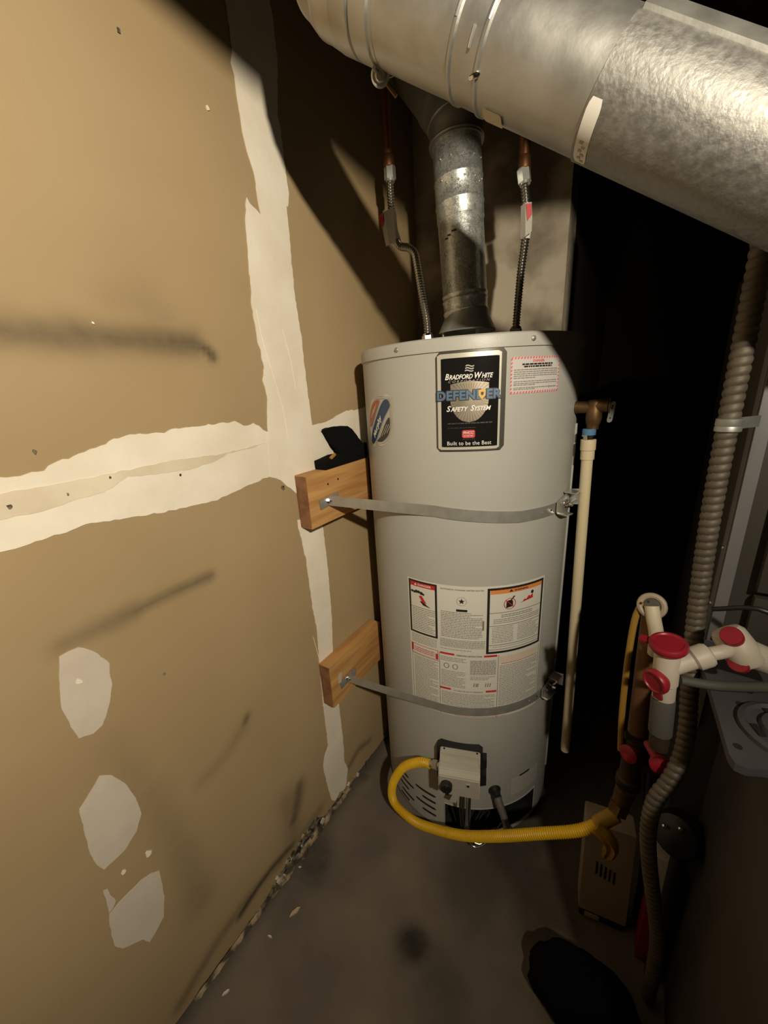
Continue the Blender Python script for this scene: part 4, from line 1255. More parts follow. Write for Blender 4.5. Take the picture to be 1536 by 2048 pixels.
# stickers wrapped on the duct
def duct_sticker(name, s0, s1, p0, p1, sh, m):
    bm = new()
    n = 14
    A_ = []; B_ = []
    for i in range(n + 1):
        u = i / n
        tap = 0.0022 if i in (0, n) else (0.0007 if i in (1, n - 1) else 0)
        A_.append(bm.verts.new(duct_pt(s0 + sh * u + tap, p0 + (p1 - p0) * u, DR + 0.0020)))
        B_.append(bm.verts.new(duct_pt(s1 + sh * u - tap, p0 + (p1 - p0) * u, DR + 0.0020)))
    for i in range(n):
        bm.faces.new([A_[i], A_[i + 1], B_[i + 1], B_[i]])
    return obj(name, bm, m, duct)
lbl = duct_sticker('white_sticker', -0.1385, -0.1245, 119, 181, 0.0035, 'white_paper')
bm = new()
for k in range(6):
    p = 152 + k * 4.5
    s = -0.1345 + 0.0035 * (p - 119) / 62 + (k % 2) * 0.003
    q = [duct_pt(s, p, DR + 0.0024), duct_pt(s + 0.004, p, DR + 0.0024), duct_pt(s + 0.004, p + 3, DR + 0.0024), duct_pt(s, p + 3, DR + 0.0024)]
    bm.faces.new([bm.verts.new(v) for v in q])
obj('sticker_print', bm, 'ink_mid', lbl)
st2 = duct_sticker('beige_sticker', -0.249, -0.225, 164, 186, 0.0, 'cream_print')
# screw clamp at the elbow ring
bc = duct_pt(-0.405, -166, DR + 0.003)
bn = (V(0.659, 0, 1.229) - bc).normalized()
bm = new()
add_lathe(bm, bc - bn * 0.003, bn, [(0.0105, 0), (0.0115, 0.002), (0.0115, 0.006), (0.0095, 0.007), (0.0075, 0.0062), (0.0068, 0.008), (0.0050, 0.011), (0.001, 0.012)], 24)
clamp = obj('clamp_bolt', bm, 'clamp', duct)
bm = new(); add_cyl(bm, bc - bn * 0.004, bc - bn * 0.004 + V(0.016, 0.01, -0.022), 0.0024, seg=8)
obj('clamp_screw', bm, 'brass', duct)
bm = new(); add_tube(bm, [duct_pt(-0.405, p, DR + 0.0026) for p in range(178, 236, 6)], 0.0022, 0.006, 8)
obj('clamp_band', bm, 'galv_dark', duct)
bm = new(); add_ball(bm, duct_pt(-0.262, 139, DR + 0.001), 0.004, (1.6, 0.8, 0.8), 8); obj('sheet_screw', bm, 'chrome', duct)

# ------------------------------------------------------------------ flexible water connectors and copper stubs
def corr(r, amp, pitch):
    return lambda s, th, T: r + amp * math.sin(2 * PI * s / pitch)
def connector(name, label, nut0, pts, nut1, r, tagpts, tagcol, tagred):
    th_ = thing(name, label, 'water connector', pts[0], 'flexible water connectors')
    bm = new(); add_tube(bm, pts, corr(r, 0.0011, 0.0058), 0.00145, 14); obj('corrugated_hose', bm, 'stainless', th_)
    for p, d, m in ((nut0, (pts[1] - pts[0]).normalized(), 'chrome'), (nut1, (pts[-1] - pts[-2]).normalized(), 'zinc')):
        bm = new(); add_cyl(bm, p - d * 0.012, p + d * 0.012, 0.0135, seg=6)
        add_cyl(bm, p + d * 0.012, p + d * 0.017, 0.0125, 0.0105, 16); add_cyl(bm, p - d * 0.016, p - d * 0.012, 0.0105, 0.0105, 16)
        obj('hex_nut', bm, m, th_, angle=25)
    return th_
Lp = [V(.207, .89, 1.345), V(.205, .89, 1.376), V(.199, .89, 1.408), V(.187, .895, 1.462), V(.178, .90, 1.500), V(.170, .905, 1.522), V(.150, .912, 1.538), V(.124, .92, 1.549), V(.106, .928, 1.575), V(.100, .93, 1.620), V(.098, .93, 1.660), V(.098, .93, 1.685)]
cl = connector('water_connector', 'left bent steel water connector between heater and copper pipe', V(.2075, .89, 1.329), Lp, V(.099, .93, 1.700), 0.0078, None, None, None)
Rp = [V(.387, .98, 1.345), V(.389, .98, 1.390), V(.393, .98, 1.458), V(.398, .98, 1.505), V(.401, .98, 1.550), V(.397, .98, 1.586), V(.393, .98, 1.610)]
cr = connector('water_connector', 'right steel water connector behind the vent pipe', V(.3865, .98, 1.329), Rp, V(.391, .98, 1.628), 0.0078, None, None, None)
def paper_tag(parent, a, b, c, d, mid, redtri):
    bm = new()
    vs = [bm.verts.new(p) for p in (a, mid[0], b, c, mid[1], d)]
    bm.faces.new([vs[0], vs[1], vs[4], vs[5]]); bm.faces.new([vs[1], vs[2], vs[3], vs[4]])
    r = bmesh.ops.solidify(bm, geom=bm.faces[:], thickness=0.0006)
    tg = obj('paper_tag', bm, 'white_paper', parent)
    bm = new(); bm.faces.new([bm.verts.new(p) for p in redtri]); 
    obj('tag_print', bm, 'ink_red', tg)
off = V(.006, -.012, 0)
paper_tag(cl, V(.074, .915, 1.620), V(.113, .915, 1.628), V(.118, .912, 1.556), V(.090, .912, 1.553), (V(.092, .908, 1.622), V(.103, .906, 1.553)),
          [V(.0745, .9115, 1.617), V(.0905, .9055, 1.619), V(.0895, .9055, 1.600), V(.0795, .910, 1.590)])
bm = new(); add_tube(bm, [V(.0995, .93, 1.625), V(.102, .929, 1.59), V(.112, .925, 1.562)], 0.0108, 0.01, 14); obj('tag_wrap', bm, 'white_paper', cl)
paper_tag(cr, V(.391, .965, 1.572), V(.413, .963, 1.573), V(.416, .963, 1.522), V(.393, .965, 1.512), (V(.402, .957, 1.573), V(.405, .957, 1.513)),
          [V(.4035, .9555, 1.570), V(.4135, .9605, 1.570), V(.4150, .9610, 1.550), V(.4075, .957, 1.540)])
bm = new(); add_tube(bm, [V(.3985, .98, 1.572), V(.4015, .98, 1.545), V(.3985, .98, 1.515)], 0.0102, 0.01, 14); obj('tag_wrap', bm, 'white_paper', cr)
for (p0, p1, lb) in ((V(.0985, .928, 1.712), V(.098, .918, 1.998), 'copper pipe coming down to the left water connector'), (V(.3905, .98, 1.640), V(.384, .98, 1.998), 'copper pipe coming down to the right water connector behind the duct')):
    bm = new(); add_cyl(bm, p0, p1, 0.0112, seg=24)
    add_lathe(bm, p0, (p1 - p0), [(0.0095, -0.002), (0.0126, 0.0), (0.0126, 0.020), (0.0112, 0.022)], 24)
    tag(obj('copper_pipe', bm, 'copper'), lb, 'copper pipe', 'copper water pipes')

# ------------------------------------------------------------------ wooden blocks and seismic straps
def block(z0, z1, label, y0, y1):
    b = thing('wood_block', label, 'wood block', (0.02, (y0 + y1) / 2, z0), 'wooden spacer blocks')
    bm = new(); add_box(bm, (0.0205, (y0 + y1) / 2, (z0 + z1) / 2), (0.0375, y1 - y0, z1 - z0), None, 0.0025)
    body = obj('block', bm, 'lumber', b)
    bm = new(); add_box(bm, (0.0205, y0 - 0.0002, (z0 + z1) / 2), (0.034, 0.0012, z1 - z0 - 0.005))
    obj('end_grain', bm, 'lumber_end', b, label='darker sawn end')
    return b
b1 = block(0.924, 1.052, 'upper pine block on the wall, black fabric lying on top', 0.606, 0.845)
b2 = block(0.398, 0.532, 'lower pine block on the wall, nearer the floor', 0.604, 0.845)
for y, z in ((0.675, 1.018), (0.713, 1.022)):
    bm = new(); add_cyl(bm, (0.0385, y, z), (0.0397, y, z), 0.0028, seg=8); obj('nail_hole', bm, 'dark', b1)
bm = new(); add_box(bm, (0.0395, 0.640, 0.474), (0.002, 0.012, 0.030), (V(1, 0, 0), V(0, .97, -.2), V(0, .2, .97))); obj('price_label', bm, 'label_grey', b2)

def strap(zc, label, z_wall, tail):
    s = thing('seismic_strap', label, 'strap', (0.042, 0.67, z_wall), 'metal seismic straps')
    # path in plan: from the bolt on the block, tangent to the jacket, round the front to the buckle
    P0 = V(0.0425, 0.668, 0); c = V(HX, HY, 0)
    dv = c - P0; dist = dv.length; a = math.asin((HR + 0.0015) / dist)
    base_a = math.atan2(dv.y, dv.x)
    tang = base_a - a
    tl = math.sqrt(dist * dist - (HR + 0.0015) ** 2)
    T = P0 + V(math.cos(tang), math.sin(tang), 0) * tl
    azT = math.degrees(math.atan2(T.x - HX, -(T.y - HY)))
    path = [P0 + (T - P0) * (i / 6) for i in range(6)]
    n_ = 44
    for i in range(n_ + 1):
        az_ = azT + (81 - azT) * i / n_
        p = cyl(az_, 0, HR + 0.0015); path.append(p)
    bm = new()
    w = 0.0125
    L_ = len(path)
    f0 = []
    for i, p in enumerate(path):
        u = min(1, i / 30)
        z = z_wall + (zc - z_wall) * u
        nn = (V(p.x, p.y, 0) - c).normalized() if i > 6 else V(0.75, -0.66, 0).normalized()
        f0.append([bm.verts.new(V(p.x, p.y, z - w)), bm.verts.new(V(p.x, p.y, z + w)), bm.verts.new(V(p.x, p.y, z + w) + nn * 0.0013), bm.verts.new(V(p.x, p.y, z - w) + nn * 0.0013)])
    for a_, b_ in zip(f0, f0[1:]):
        for k in range(4):
            bm.faces.new([a_[k], a_[(k + 1) % 4], b_[(k + 1) % 4], b_[k]])
    bm.faces.new(f0[0]); bm.faces.new(f0[-1][::-1])
    obj('strap_band', bm, 'strap', s)
    # end plate fixed flat on the block
    bm = new()
    add_box(bm, (0.0415, 0.660, z_wall - 0.002), (0.0018, 0.046, 0.024), (V(1, 0, 0), V(0, .97, .10), V(0, -.10, .97)), 0.0006)
    obj('end_plate', bm, 'galv_dark', s)
    bm = new()
    add_box(bm, (0.0432, 0.690, z_wall), (0.0016, 0.030, 0.026), None, 0.0004)
    obj('strap_doubler', bm, 'strap', s)
    bm = new()
    add_lathe(bm, (0.0424, 0.668, z_wall), (1, 0, 0), [(0.0095, 0), (0.0095, 0.0014), (0.0060, 0.0016)], 20)
    add_cyl(bm, (0.0424, 0.668, z_wall), (0.050, 0.668, z_wall), 0.0058, seg=6)
    add_ball(bm, (0.050, 0.668, z_wall), 0.0035, seg=8)
    obj('lag_bolt', bm, 'chrome', s, angle=25)
    # buckle: flared plate with a bolt, and the turned-out flange of the second strap
    n1, t1 = radial(78)
    cb = cyl(78, zc + 0.004, HR + 0.004)
    def bmap(u, v, w_): return cb + t1 * u + UP * v + n1 * w_
    bm = new()
    add_prism(bm, [(-0.040, -0.012), (-0.026, -0.020), (-0.010, -0.026), (0.022, -0.028), (0.024, 0.012), (0.010, 0.020), (-0.016, 0.015), (-0.040, 0.011)], bmap, 0.000, 0.0018)
    add_prism(bm, [(-0.036, -0.016), (-0.020, -0.024), (0.020, -0.030), (0.022, -0.027), (-0.018, -0.021), (-0.034, -0.013)], bmap, 0.0, 0.014)
    obj('buckle_plate', bm, 'zinc', s)
    bm = new()
    add_prism(bm, [(0.004, -0.010), (0.030, -0.006), (0.030, 0.030), (0.004, 0.026)], lambda u, v, w_: cb + n1 * (u - 0.004) + UP * v + t1 * (0.030 + w_), -0.001, 0.001)
    add_prism(bm, [(-0.002, 0.024), (0.030, 0.024), (0.030, 0.0265), (-0.002, 0.0265)], lambda u, v, w_: cb + t1 * u + UP * v + n1 * w_, 0.0, 0.024)
    obj('buckle_flange', bm, 'zinc', s)
    bm = new()
    add_lathe(bm, cb + t1 * 0.004 + UP * -0.002 + n1 * 0.0016, n1, [(0.0098, 0), (0.0098, 0.0015), (0.0062, 0.0016), (0.0062, 0.006), (0.0040, 0.0062), (0.0040, 0.016), (0.0015, 0.0168)], 16)
    add_cyl(bm, cb + t1 * -0.016 + UP * -0.002 + n1 * 0.004, cb + t1 * 0.034 + UP * 0.003 + n1 * 0.014, 0.0032, seg=10)
    obj('buckle_bolt', bm, 'chrome', s)
    # the other half of the strap, going round the back
    bm = new()
    f0 = []
    for i in range(30):
        az_ = 92 + 160 * i / 29
        f0.append([bm.verts.new(cyl(az_, zc + h, HR + o)) for h, o in ((-w, 0.0012), (w, 0.0012), (w, 0.0025), (-w, 0.0025))])
    for a_, b_ in zip(f0, f0[1:]):
        for k in range(4):
            bm.faces.new([a_[k], a_[(k + 1) % 4], b_[(k + 1) % 4], b_[k]])
    obj('rear_band', bm, 'strap', s)
    for az_ in (60.5, 66.5):
        n2, t2 = radial(az_)
        bm = new(); add_cyl(bm, cyl(az_, zc - 0.001, HR + 0.002), cyl(az_, zc - 0.001, HR + 0.0034), 0.0022, seg=10); obj('strap_hole', bm, 'dark' if az_ > 62 else 'zinc', s)
    return s
strap(0.958, 'upper galvanised strap across the heater, bolted to the upper block', 0.979, 0)
strap(0.4575, 'lower galvanised strap crossing the foot of the instruction label', 0.452, 0)

# black fabric on the upper block
blk = thing('fabric_strap', 'folded black fabric strap lying on the upper wooden block', 'fabric', (0.02, 0.76, 1.0525))
bm = new()
add_box(bm, (0.0215, 0.760, 1.0655), (0.036, 0.176, 0.026), (V(1, 0, 0), V(0, 1, 0.02), V(0, -0.02, 1)), 0.006)
bmesh.ops.subdivide_edges(bm, edges=bm.edges[:], cuts=3, use_grid_fill=True)
for v in bm.verts:
    v.co += V(0.0, 0.004 * noise.noise(v.co * 40), 0.006 * noise.noise(v.co * 28 + V(3, 0, 0)) if v.co.z > 1.062 else 0)
    if v.co.y < 0.70 and v.co.z > 1.06: v.co.z -= 0.004
    if v.co.y > 0.78 and v.co.z > 1.06: v.co.z += 0.012
obj('folded_pad', bm, 'black_fabric', blk)
bm = new()
add_prism(bm, ragged([(0.703, 1.143), (0.716, 1.147), (0.790, 1.144), (0.806, 1.134), (0.838, 1.094), (0.836, 1.080), (0.755, 1.070), (0.745, 1.078), (0.728, 1.100)], 0.0022, 0.006, 5), lambda u, v, w: V(w + 0.012 * (1.147 - v) / 0.08, u, v), 0.010, 0.022)
obj('upright_flap', bm, 'black_fabric', blk)
bm = new(); add_box(bm, (0.036, 0.706, 1.080), (0.006, 0.020, 0.006), (V(1, 0, 0), V(0, .9, .4), V(0, -.4, .9)), 0.001); obj('frayed_thread', bm, 'ochre', blk)

# ------------------------------------------------------------------ relief discharge pipe
rp = thing('relief_pipe', 'cream plastic discharge pipe hanging from the relief valve', 'pipe', (0.583, 0.932, 0.24))
pt, pb = V(0.5635, 0.932, 1.100), V(0.5840, 0.932, 0.240)
pd = (pt - pb).normalized()
bm = new(); add_lathe(bm, pb, pd, [(0.0090, 0.002), (0.0090, 0), (0.0116, 0), (0.0116, 0.84)], 24); obj('pipe', bm, 'cpvc', rp)
bm = new(); add_lathe(bm, pt - pd * 0.044, pd, [(0.0118, 0), (0.0138, 0.001), (0.0138, 0.020), (0.0152, 0.0215), (0.0152, 0.043), (0.012, 0.044)], 28); obj('adapter_socket', bm, 'cpvc', rp)
bm = new(); add_lathe(bm, pt + pd * 0.0005, pd, [(0.0110, 0), (0.0110, 0.005), (0.0135, 0.006), (0.0135, 0.009)], 24); obj('swivel_ring', bm, 'chrome', rp)
bm = new(); add_lathe(bm, pt + pd * 0.009, pd, [(0.0128, 0), (0.0132, 0.002), (0.0132, 0.012), (0.012, 0.013)], 24); obj('thread_seal', bm, 'blue', rp)

# ------------------------------------------------------------------ yellow gas hose
gh = thing('gas_hose', 'yellow corrugated gas hose looping from the control valve to the iron pipe', 'gas hose', (0.326, 0.634, 0.112))
hp = [V(.300, .664, .294), V(.271, .662, .284), V(.222, .657, .240), V(.186, .651, .160), V(.191, .645, .098), V(.253, .640, .082), V(.326, .634, .112), V(.411, .628, .166), V(.497, .625, .2395), V(.577, .640, .293), V(.6406, .660, .3255), V(.6738, .675, .350), V(.7065, .696, .380)]
bm = new()
add_tube(bm, hp, lambda s, th, T: 0.0112 + 0.0008 * math.sin(2 * PI * (s / 0.0048)), 0.0012, 14)
obj('hose', bm, 'hose', gh)
d0 = (hp[0] - hp[1]).normalized()
bm = new(); p = hp[0]
add_cyl(bm, p, p + d0 * 0.010, 0.0085, seg=14); add_cyl(bm, p + d0 * 0.010, p + d0 * 0.024, 0.0118, seg=6); add_cyl(bm, p + d0 * 0.024, p + d0 * 0.036, 0.008, seg=14); add_cyl(bm, p + d0 * 0.032, p + d0 * 0.043, 0.0105, seg=6)
obj('flare_nut', bm, 'chrome', gh, angle=25)
bm = new()
lp = [V(.674, .668, .356), V(.696, .666, .345), V(.706, .667, .325), V(.701, .668, .288)]
add_tube(bm, lp, lambda s, th, T: (0.0185 - 0.09 * s if s > 0.05 else 0.0140) * (0.55 if abs(math.sin(th)) < 0.3 else 1) * (1 if s < T - 0.01 else 0.8), 0.006, 12)
obj('hanging_tag', bm, 'hose_dirty', gh, label='dull yellow plastic tag hanging from the hose end')
bm = new(); d1 = (hp[-1] - hp[-2]).normalized(); p = hp[-1]
add_tube(bm, [p - d1 * 0.045, p], 0.0145, 0.01, 14); obj('end_sleeve', bm, 'hose_dirty', gh)

# ------------------------------------------------------------------ gas piping with red handled valves
gp = thing('gas_pipe', 'rusty brown iron gas pipe with two red valve handles', 'gas pipe', (0.719, 0.728, 0.383))
bm = new(); add_tube(bm, [V(.710, .733, .842), V(.7135, .733, .731), V(.719, .731, .569)], 0.0157, 0.02, 18); obj('riser', bm, 'rust', gp)
bm = new(); add_lathe(bm, V(.719, .728, .430), UP, [(0.0185, 0), (0.022, 0.005), (0.022, 0.023), (0.018, 0.028), (0.018, 0.087), (0.022, 0.093), (0.022, 0.122), (0.0185, 0.128)], 20)
add_cyl(bm, V(.719, .728, .499), V(.762, .742, .494), 0.016, seg=18)
obj('tee_fitting', bm, 'iron', gp)
bm = new(); add_cyl(bm, V(.710, .704, .390), V(.717, .716, .436), 0.015, 0.0185, 16)
add_cyl(bm, V(.7075, .699, .383), V(.7115, .706, .401), 0.018, seg=6); obj('hose_adapter', bm, 'brass', gp)
for c, ax_ in ((V(.7118, .694, .548), V(-0.5, -0.8, 0.2)), (V(.7475, .640, .605), V(0.3, -0.9, 0.2))):
    bm = new()
    x, y, d = basis(ax_)
    add_lathe(bm, c, ax_, [(0.007, -0.045), (0.007, 0.0), (0.015, 0.001), (0.016, 0.007), (0.0115, 0.010), (0.002, 0.010)], 14)
    obj('valve_handle', bm, 'red_dark', gp)
# white pipe hanger ring at the top and the pipe passing through it
hg = thing('pipe_hanger', 'white ring hanger with a bent beige pipe below it', 'pipe hanger', (0.707, 0.717, 0.85))
hc = V(.7071, .717, .851)
hn = V(-0.15, -0.93, 0.33).normalized()
bm = new(); add_torus(bm, hc, hn, 0.0174, 0.0049, 28, 8); obj('ring', bm, 'beige', hg)
bm = new(); add_lathe(bm, hc - hn * 0.012, hn, [(0.0157, 0), (0.0157, 0.011), (0.0105, 0.015), (0.004, 0.015)], 18); obj('plug', bm, 'rubber', hg)
bm = new(); add_tube(bm, [hc + hn * 0.002, hc + V(0.005, -0.010, -0.019), hc + V(0.012, -0.012, -0.046), hc + V(0.015, -0.005, -0.087)], 0.011, 0.008, 14); obj('bent_pipe', bm, 'cream_print', hg)
bm = new(); add_cyl(bm, hc + V(-.007, -.0180, .0162), hc + V(-.007, -.0208, .0168), 0.002, seg=8); obj('rivet', bm, 'ink', hg)
bm = new(); add_tube(bm, [V(.695, .7215, .853), V(.687, .7215, .818), V(.686, .719, .731), V(.690, .717, .615), V(.697, .713, .528)], 0.0055, 0.015, 10)
tag(obj('ochre_cable', bm, 'ochre'), 'thin ochre cable running down beside the gas pipe', 'cable')
bm = new(); add_tube(bm, [V(.757, .755, .499), V(.765, .757, .36), V(.780, .762, .151), V(.783, .765, .010)], 0.0095, 0.02, 12)
tag(obj('purple_sleeve', bm, 'purple'), 'dark purple sleeved line dropping behind the beige box', 'cable')

# ------------------------------------------------------------------ white tees with red caps
def drain_tee(label, c, up, out, front, s, capf):
    t_ = thing('drain_tee', label, 'pipe fitting', c, 'white drain fittings')
    return t_
tee = thing('drain_tee', 'white plastic tee with two red caps above the gas valves', 'pipe fitting', (0.737, 0.58, 0.795))
TB, TT = V(0.7290, 0.575, 0.785), V(0.7235, 0.575, 0.866)
tu = (TT - TB).normalized()
bm = new(); add_lathe(bm, TB, tu, [(0.0118, 0.0), (0.0138, 0.002), (0.0138, 0.026), (0.0154, 0.028), (0.0154, 0.078), (0.0145, 0.081)], 32)
br_d = V(0.80, 0.36, 0.48).normalized()
bc0 = TB + tu * 0.050
add_cyl(bm, bc0, bc0 + br_d * 0.046, 0.0125, 0.0125, 28)
obj('tee_body', bm, 'white_pvc', tee)
bm = new(); add_lathe(bm, bc0 + br_d * 0.034, br_d, [(0.0125, 0), (0.0158, 0.003), (0.0158, 0.018), (0.014, 0.022), (0.010, 0.024)], 28)
obj('union_collar', bm, 'white_pvc', tee)
def red_cap(parent, c, ax_, r, tab):
    bm = new()
    add_lathe(bm, c, ax_, [(r * 0.82, -0.006), (r * 0.95, -0.002), (r, 0.0), (r, 0.005), (r * 0.93, 0.0075), (r * 0.80, 0.0078), (r * 0.74, 0.0060), (r * 0.55, 0.0058), (r * 0.05, 0.0062)], 36)
    x, y, d = basis(ax_)
    tv = Vector(tab) - d * Vector(tab).dot(d); tv.normalize()
    add_box(bm, Vector(c) + tv * (r + 0.004) + d * 0.001, (0.014, 0.012, 0.004), (tv, d.cross(tv).normalized(), d), 0.001)
    return obj('red_cap', bm, 'red', parent)
red_cap(tee, TT + tu * 0.004, tu + V(-0.05, -0.12, 0), 0.0228, (-0.9, 0.2, 0.1))
red_cap(tee, TB + tu * 0.036 + V(-0.60, -0.78, -0.10).normalized() * 0.0155, V(-0.60, -0.78, -0.10), 0.0172, (0.2, 0, -1))
# rubber coupling and dark drop below
bm = new(); add_lathe(bm, TB - tu * 0.062, tu, [(0.013, 0), (0.0148, 0.002), (0.0148, 0.060), (0.0135, 0.064)], 28); obj('rubber_coupling', bm, 'rubber', tee)
bm = new(); add_cyl(bm, TB - tu * 0.088, TB - tu * 0.058, 0.0128, seg=20); obj('drop_pipe', bm, 'iron', tee)

cc = V(0.806, 0.622, 0.862)
t2 = thing('drain_trap', 'white plastic trap with two red plugs over the grey plate', 'pipe fitting', cc)
td = V(0.62, 0.20, -0.40).normalized()
bm = new()
tw = (V(0.6, -0.25, -0.75)).normalized()
add_lathe(bm, cc - tw * 0.026 + V(-0.004, 0.0, 0.004), tw, [(0.006, -0.002), (0.016, 0.0), (0.020, 0.006), (0.0215, 0.030), (0.0205, 0.046), (0.018, 0.050)], 28)
add_cyl(bm, cc + V(0.002, 0, 0.0), cc + V(0.052, 0.012, -0.018), 0.019, 0.0165, 24)
obj('trap_body', bm, 'white_pvc', t2)
toc = (V(0.659, 0, 1.229) - cc).normalized()
for off_, r in ((V(-0.009, 0.0, 0.013), 0.0125), (V(0.004, -0.004, -0.019), 0.0120)):
    ax_ = (toc + V(-0.25, 0, 0.35 if off_.z > 0 else 0.1)).normalized()
    bm = new(); add_lathe(bm, cc + off_ + ax_ * 0.0195, ax_, [(r, -0.008), (r, 0.0015), (r * 0.92, 0.003), (r * 0.05, 0.0034)], 24)
    obj('red_plug', bm, 'red', t2)
bm = new(); add_tube(bm, [bc0 + br_d * 0.055, bc0 + br_d * 0.075 + V(0, 0, -0.004), cc + V(-0.012, -0.002, 0.004)], 0.009, 0.008, 14); obj('link_pipe', bm, 'white_pvc', t2)
bm = new(); add_tube(bm, [cc + V(-0.060, -0.030, -0.052), cc + V(-0.020, -0.022, -0.050), cc + V(0.030, -0.030, -0.024), cc + V(0.06, -0.035, -0.006)], 0.0065, 0.012, 12)
tag(obj('grey_tube', bm, 'rubber'), 'grey rubber tube lying across the white trap', 'tube')
bm = new(); add_tube(bm, [cc + V(0.052, 0.016, 0.0), cc + V(0.040, 0.03, 0.036), cc + V(0.012, 0.034, 0.050), cc + V(-0.03, 0.05, 0.028)], 0.0035, 0.01, 10)
tag(obj('black_wire', bm, 'black_plastic'), 'black wire arching over the white trap', 'wire')

# ------------------------------------------------------------------ flexible conduit
cd = thing('flexible_conduit', 'long ribbed steel conduit running down the furnace side', 'conduit', (0.756, 0.68, 0.8))
cp = [V(.746, .685, 1.62), V(.748, .682, 1.45), V(.7495, .68, 1.335), V(.7508, .68, 1.20), V(.7512, .68, 1.156), V(.7535, .68, 1.024), V(.7603, .675, .8735), V(.7691, .66, .7486), V(.7736, .645, .6942), V(.7726, .63, .6465), V(.7621, .612, .6059), V(.748, .600, .5659), V(.746, .595, .5069), V(.7556, .595, .4352), V(.772, .600, .3509), V(.7871, .605, .2736), V(.7956, .61, .2143), V(.803, .62, .10), V(.806, .63, .012)]
bm = new()
def cond_r(s, th, T):
    u = (s / 0.0112 - th / (2 * PI)) % 1.0
    return 0.0102 + 0.0022 * math.sin(PI * u) ** 0.7
add_tube(bm, cp, cond_r, 0.0016, 16)
obj('conduit', bm, 'conduit', cd)
bm = new()
add_lathe(bm, V(.7520, .68, 1.148), V(0.01, 0, 1), [(0.0136, 0), (0.0145, 0.001), (0.0145, 0.006), (0.0138, 0.0075), (0.0145, 0.009), (0.0145, 0.016), (0.0136, 0.017)], 24)
add_box(bm, V(.776, .710, 1.157), (0.040, 0.0018, 0.015), (V(.66, .75, 0), V(.75, -.66, 0), V(0, 0, 1)))
obj('conduit_clamp', bm, 'galv_dark', cd)

# ------------------------------------------------------------------ furnace
fu = thing('furnace', 'tall grey sheet metal furnace at the right edge', 'furnace', (1.07, 1.0, 0))
FX, FY, FT = 0.793, 0.752, 1.40
bm = new(); add_box(bm, (FX + 0.275, FY + 0.235, FT / 2), (0.55, 0.46, FT), None, 0.003); obj('casing', bm, 'furnace', fu)
bm = new()
add_box(bm, (FX - 0.0015, FY + 0.016, 1.0), (0.004, 0.030, 0.78), None, 0.001)
add_box(bm, (FX + 0.006, FY - 0.001, 1.0), (0.016, 0.004, 0.78), None, 0.001)
post = obj('corner_post', bm, 'post', fu, label='paler corner flange')
for z in (0.955, 0.855):
    bm = new(); add_lathe(bm, V(FX - 0.0035, FY + 0.012, z), (-1, 0, 0), [(0.0042, 0), (0.0042, 0.001), (0.003, 0.003), (0.001, 0.0034)], 12); obj('screw', bm, 'zinc', post)
bm = new(); add_box(bm, (FX + 0.29, FY - 0.008, 1.13), (0.50, 0.016, 0.46), None, 0.003); obj('upper_door', bm, 'furnace', fu)
bm = new(); add_box(bm, (FX + 0.29, FY - 0.007, 0.845), (0.50, 0.014, 0.09), None, 0.003); obj('lower_door', bm, 'furnace', fu)
# low cabinet with a drilled mounting plate
cbn = thing('low_cabinet', 'dark low cabinet with a drilled grey plate on top', 'cabinet', (1.08, 0.62, 0))
bm = new(); add_box(bm, (1.08, 0.543, 0.394), (0.49, 0.386, 0.788), None, 0.006); obj('cabinet_body', bm, 'cabinet', cbn)
bm = new()
plate_poly = [(0.777, 0.735), (0.777, 0.66), (0.780, 0.620), (0.785, 0.542), (0.788, 0.492), (0.792, 0.481), (0.802, 0.4795), (0.820, 0.488), (0.86, 0.487), (1.30, 0.470), (1.30, 0.735)]
add_prism(bm, plate_poly, lambda u, v, w: V(u, v, w), 0.789, 0.800)
pl = obj('mounting_plate', bm, 'plate', cbn, label='grey drilled plate with a round port')
bm = new()
add_lathe(bm, V(0.853, 0.556, 0.800), UP, [(0.050, 0), (0.050, 0.006), (0.044, 0.008), (0.040, 0.004), (0.030, 0.003), (0.028, 0.010), (0.020, 0.010), (0.018, 0.004), (0.002, 0.004)], 36)
obj('round_port', bm, 'plate', pl)
for a in range(20, 360, 90):
    bm = new()
    c = V(0.853 + 0.035 * math.cos(math.radians(a)), 0.556 + 0.035 * math.sin(math.radians(a)), 0.8045)
    add_box(bm, c, (0.018, 0.007, 0.002), (V(-math.sin(math.radians(a)), math.cos(math.radians(a)), 0), V(math.cos(math.radians(a)), math.sin(math.radians(a)), 0), UP))
    obj('port_opening', bm, 'dark', pl)
for x, y in ((0.790, 0.621), (0.825, 0.624), (0.811, 0.591), (0.798, 0.509), (0.85, 0.505)):
    bm = new(); add_cyl(bm, (x, y, 0.7995), (x, y, 0.8008), 0.0042, seg=12); obj('bolt_hole', bm, 'dark', pl)
bm = new(); add_tube(bm, [V(0.80, 0.742, 0.806), V(0.95, 0.738, 0.806), V(1.2, 0.736, 0.806)], 0.005, 0.05, 10)
tag(obj('door_seal', bm, 'black_plastic'), 'thin black cable along the foot of the furnace door', 'cable')

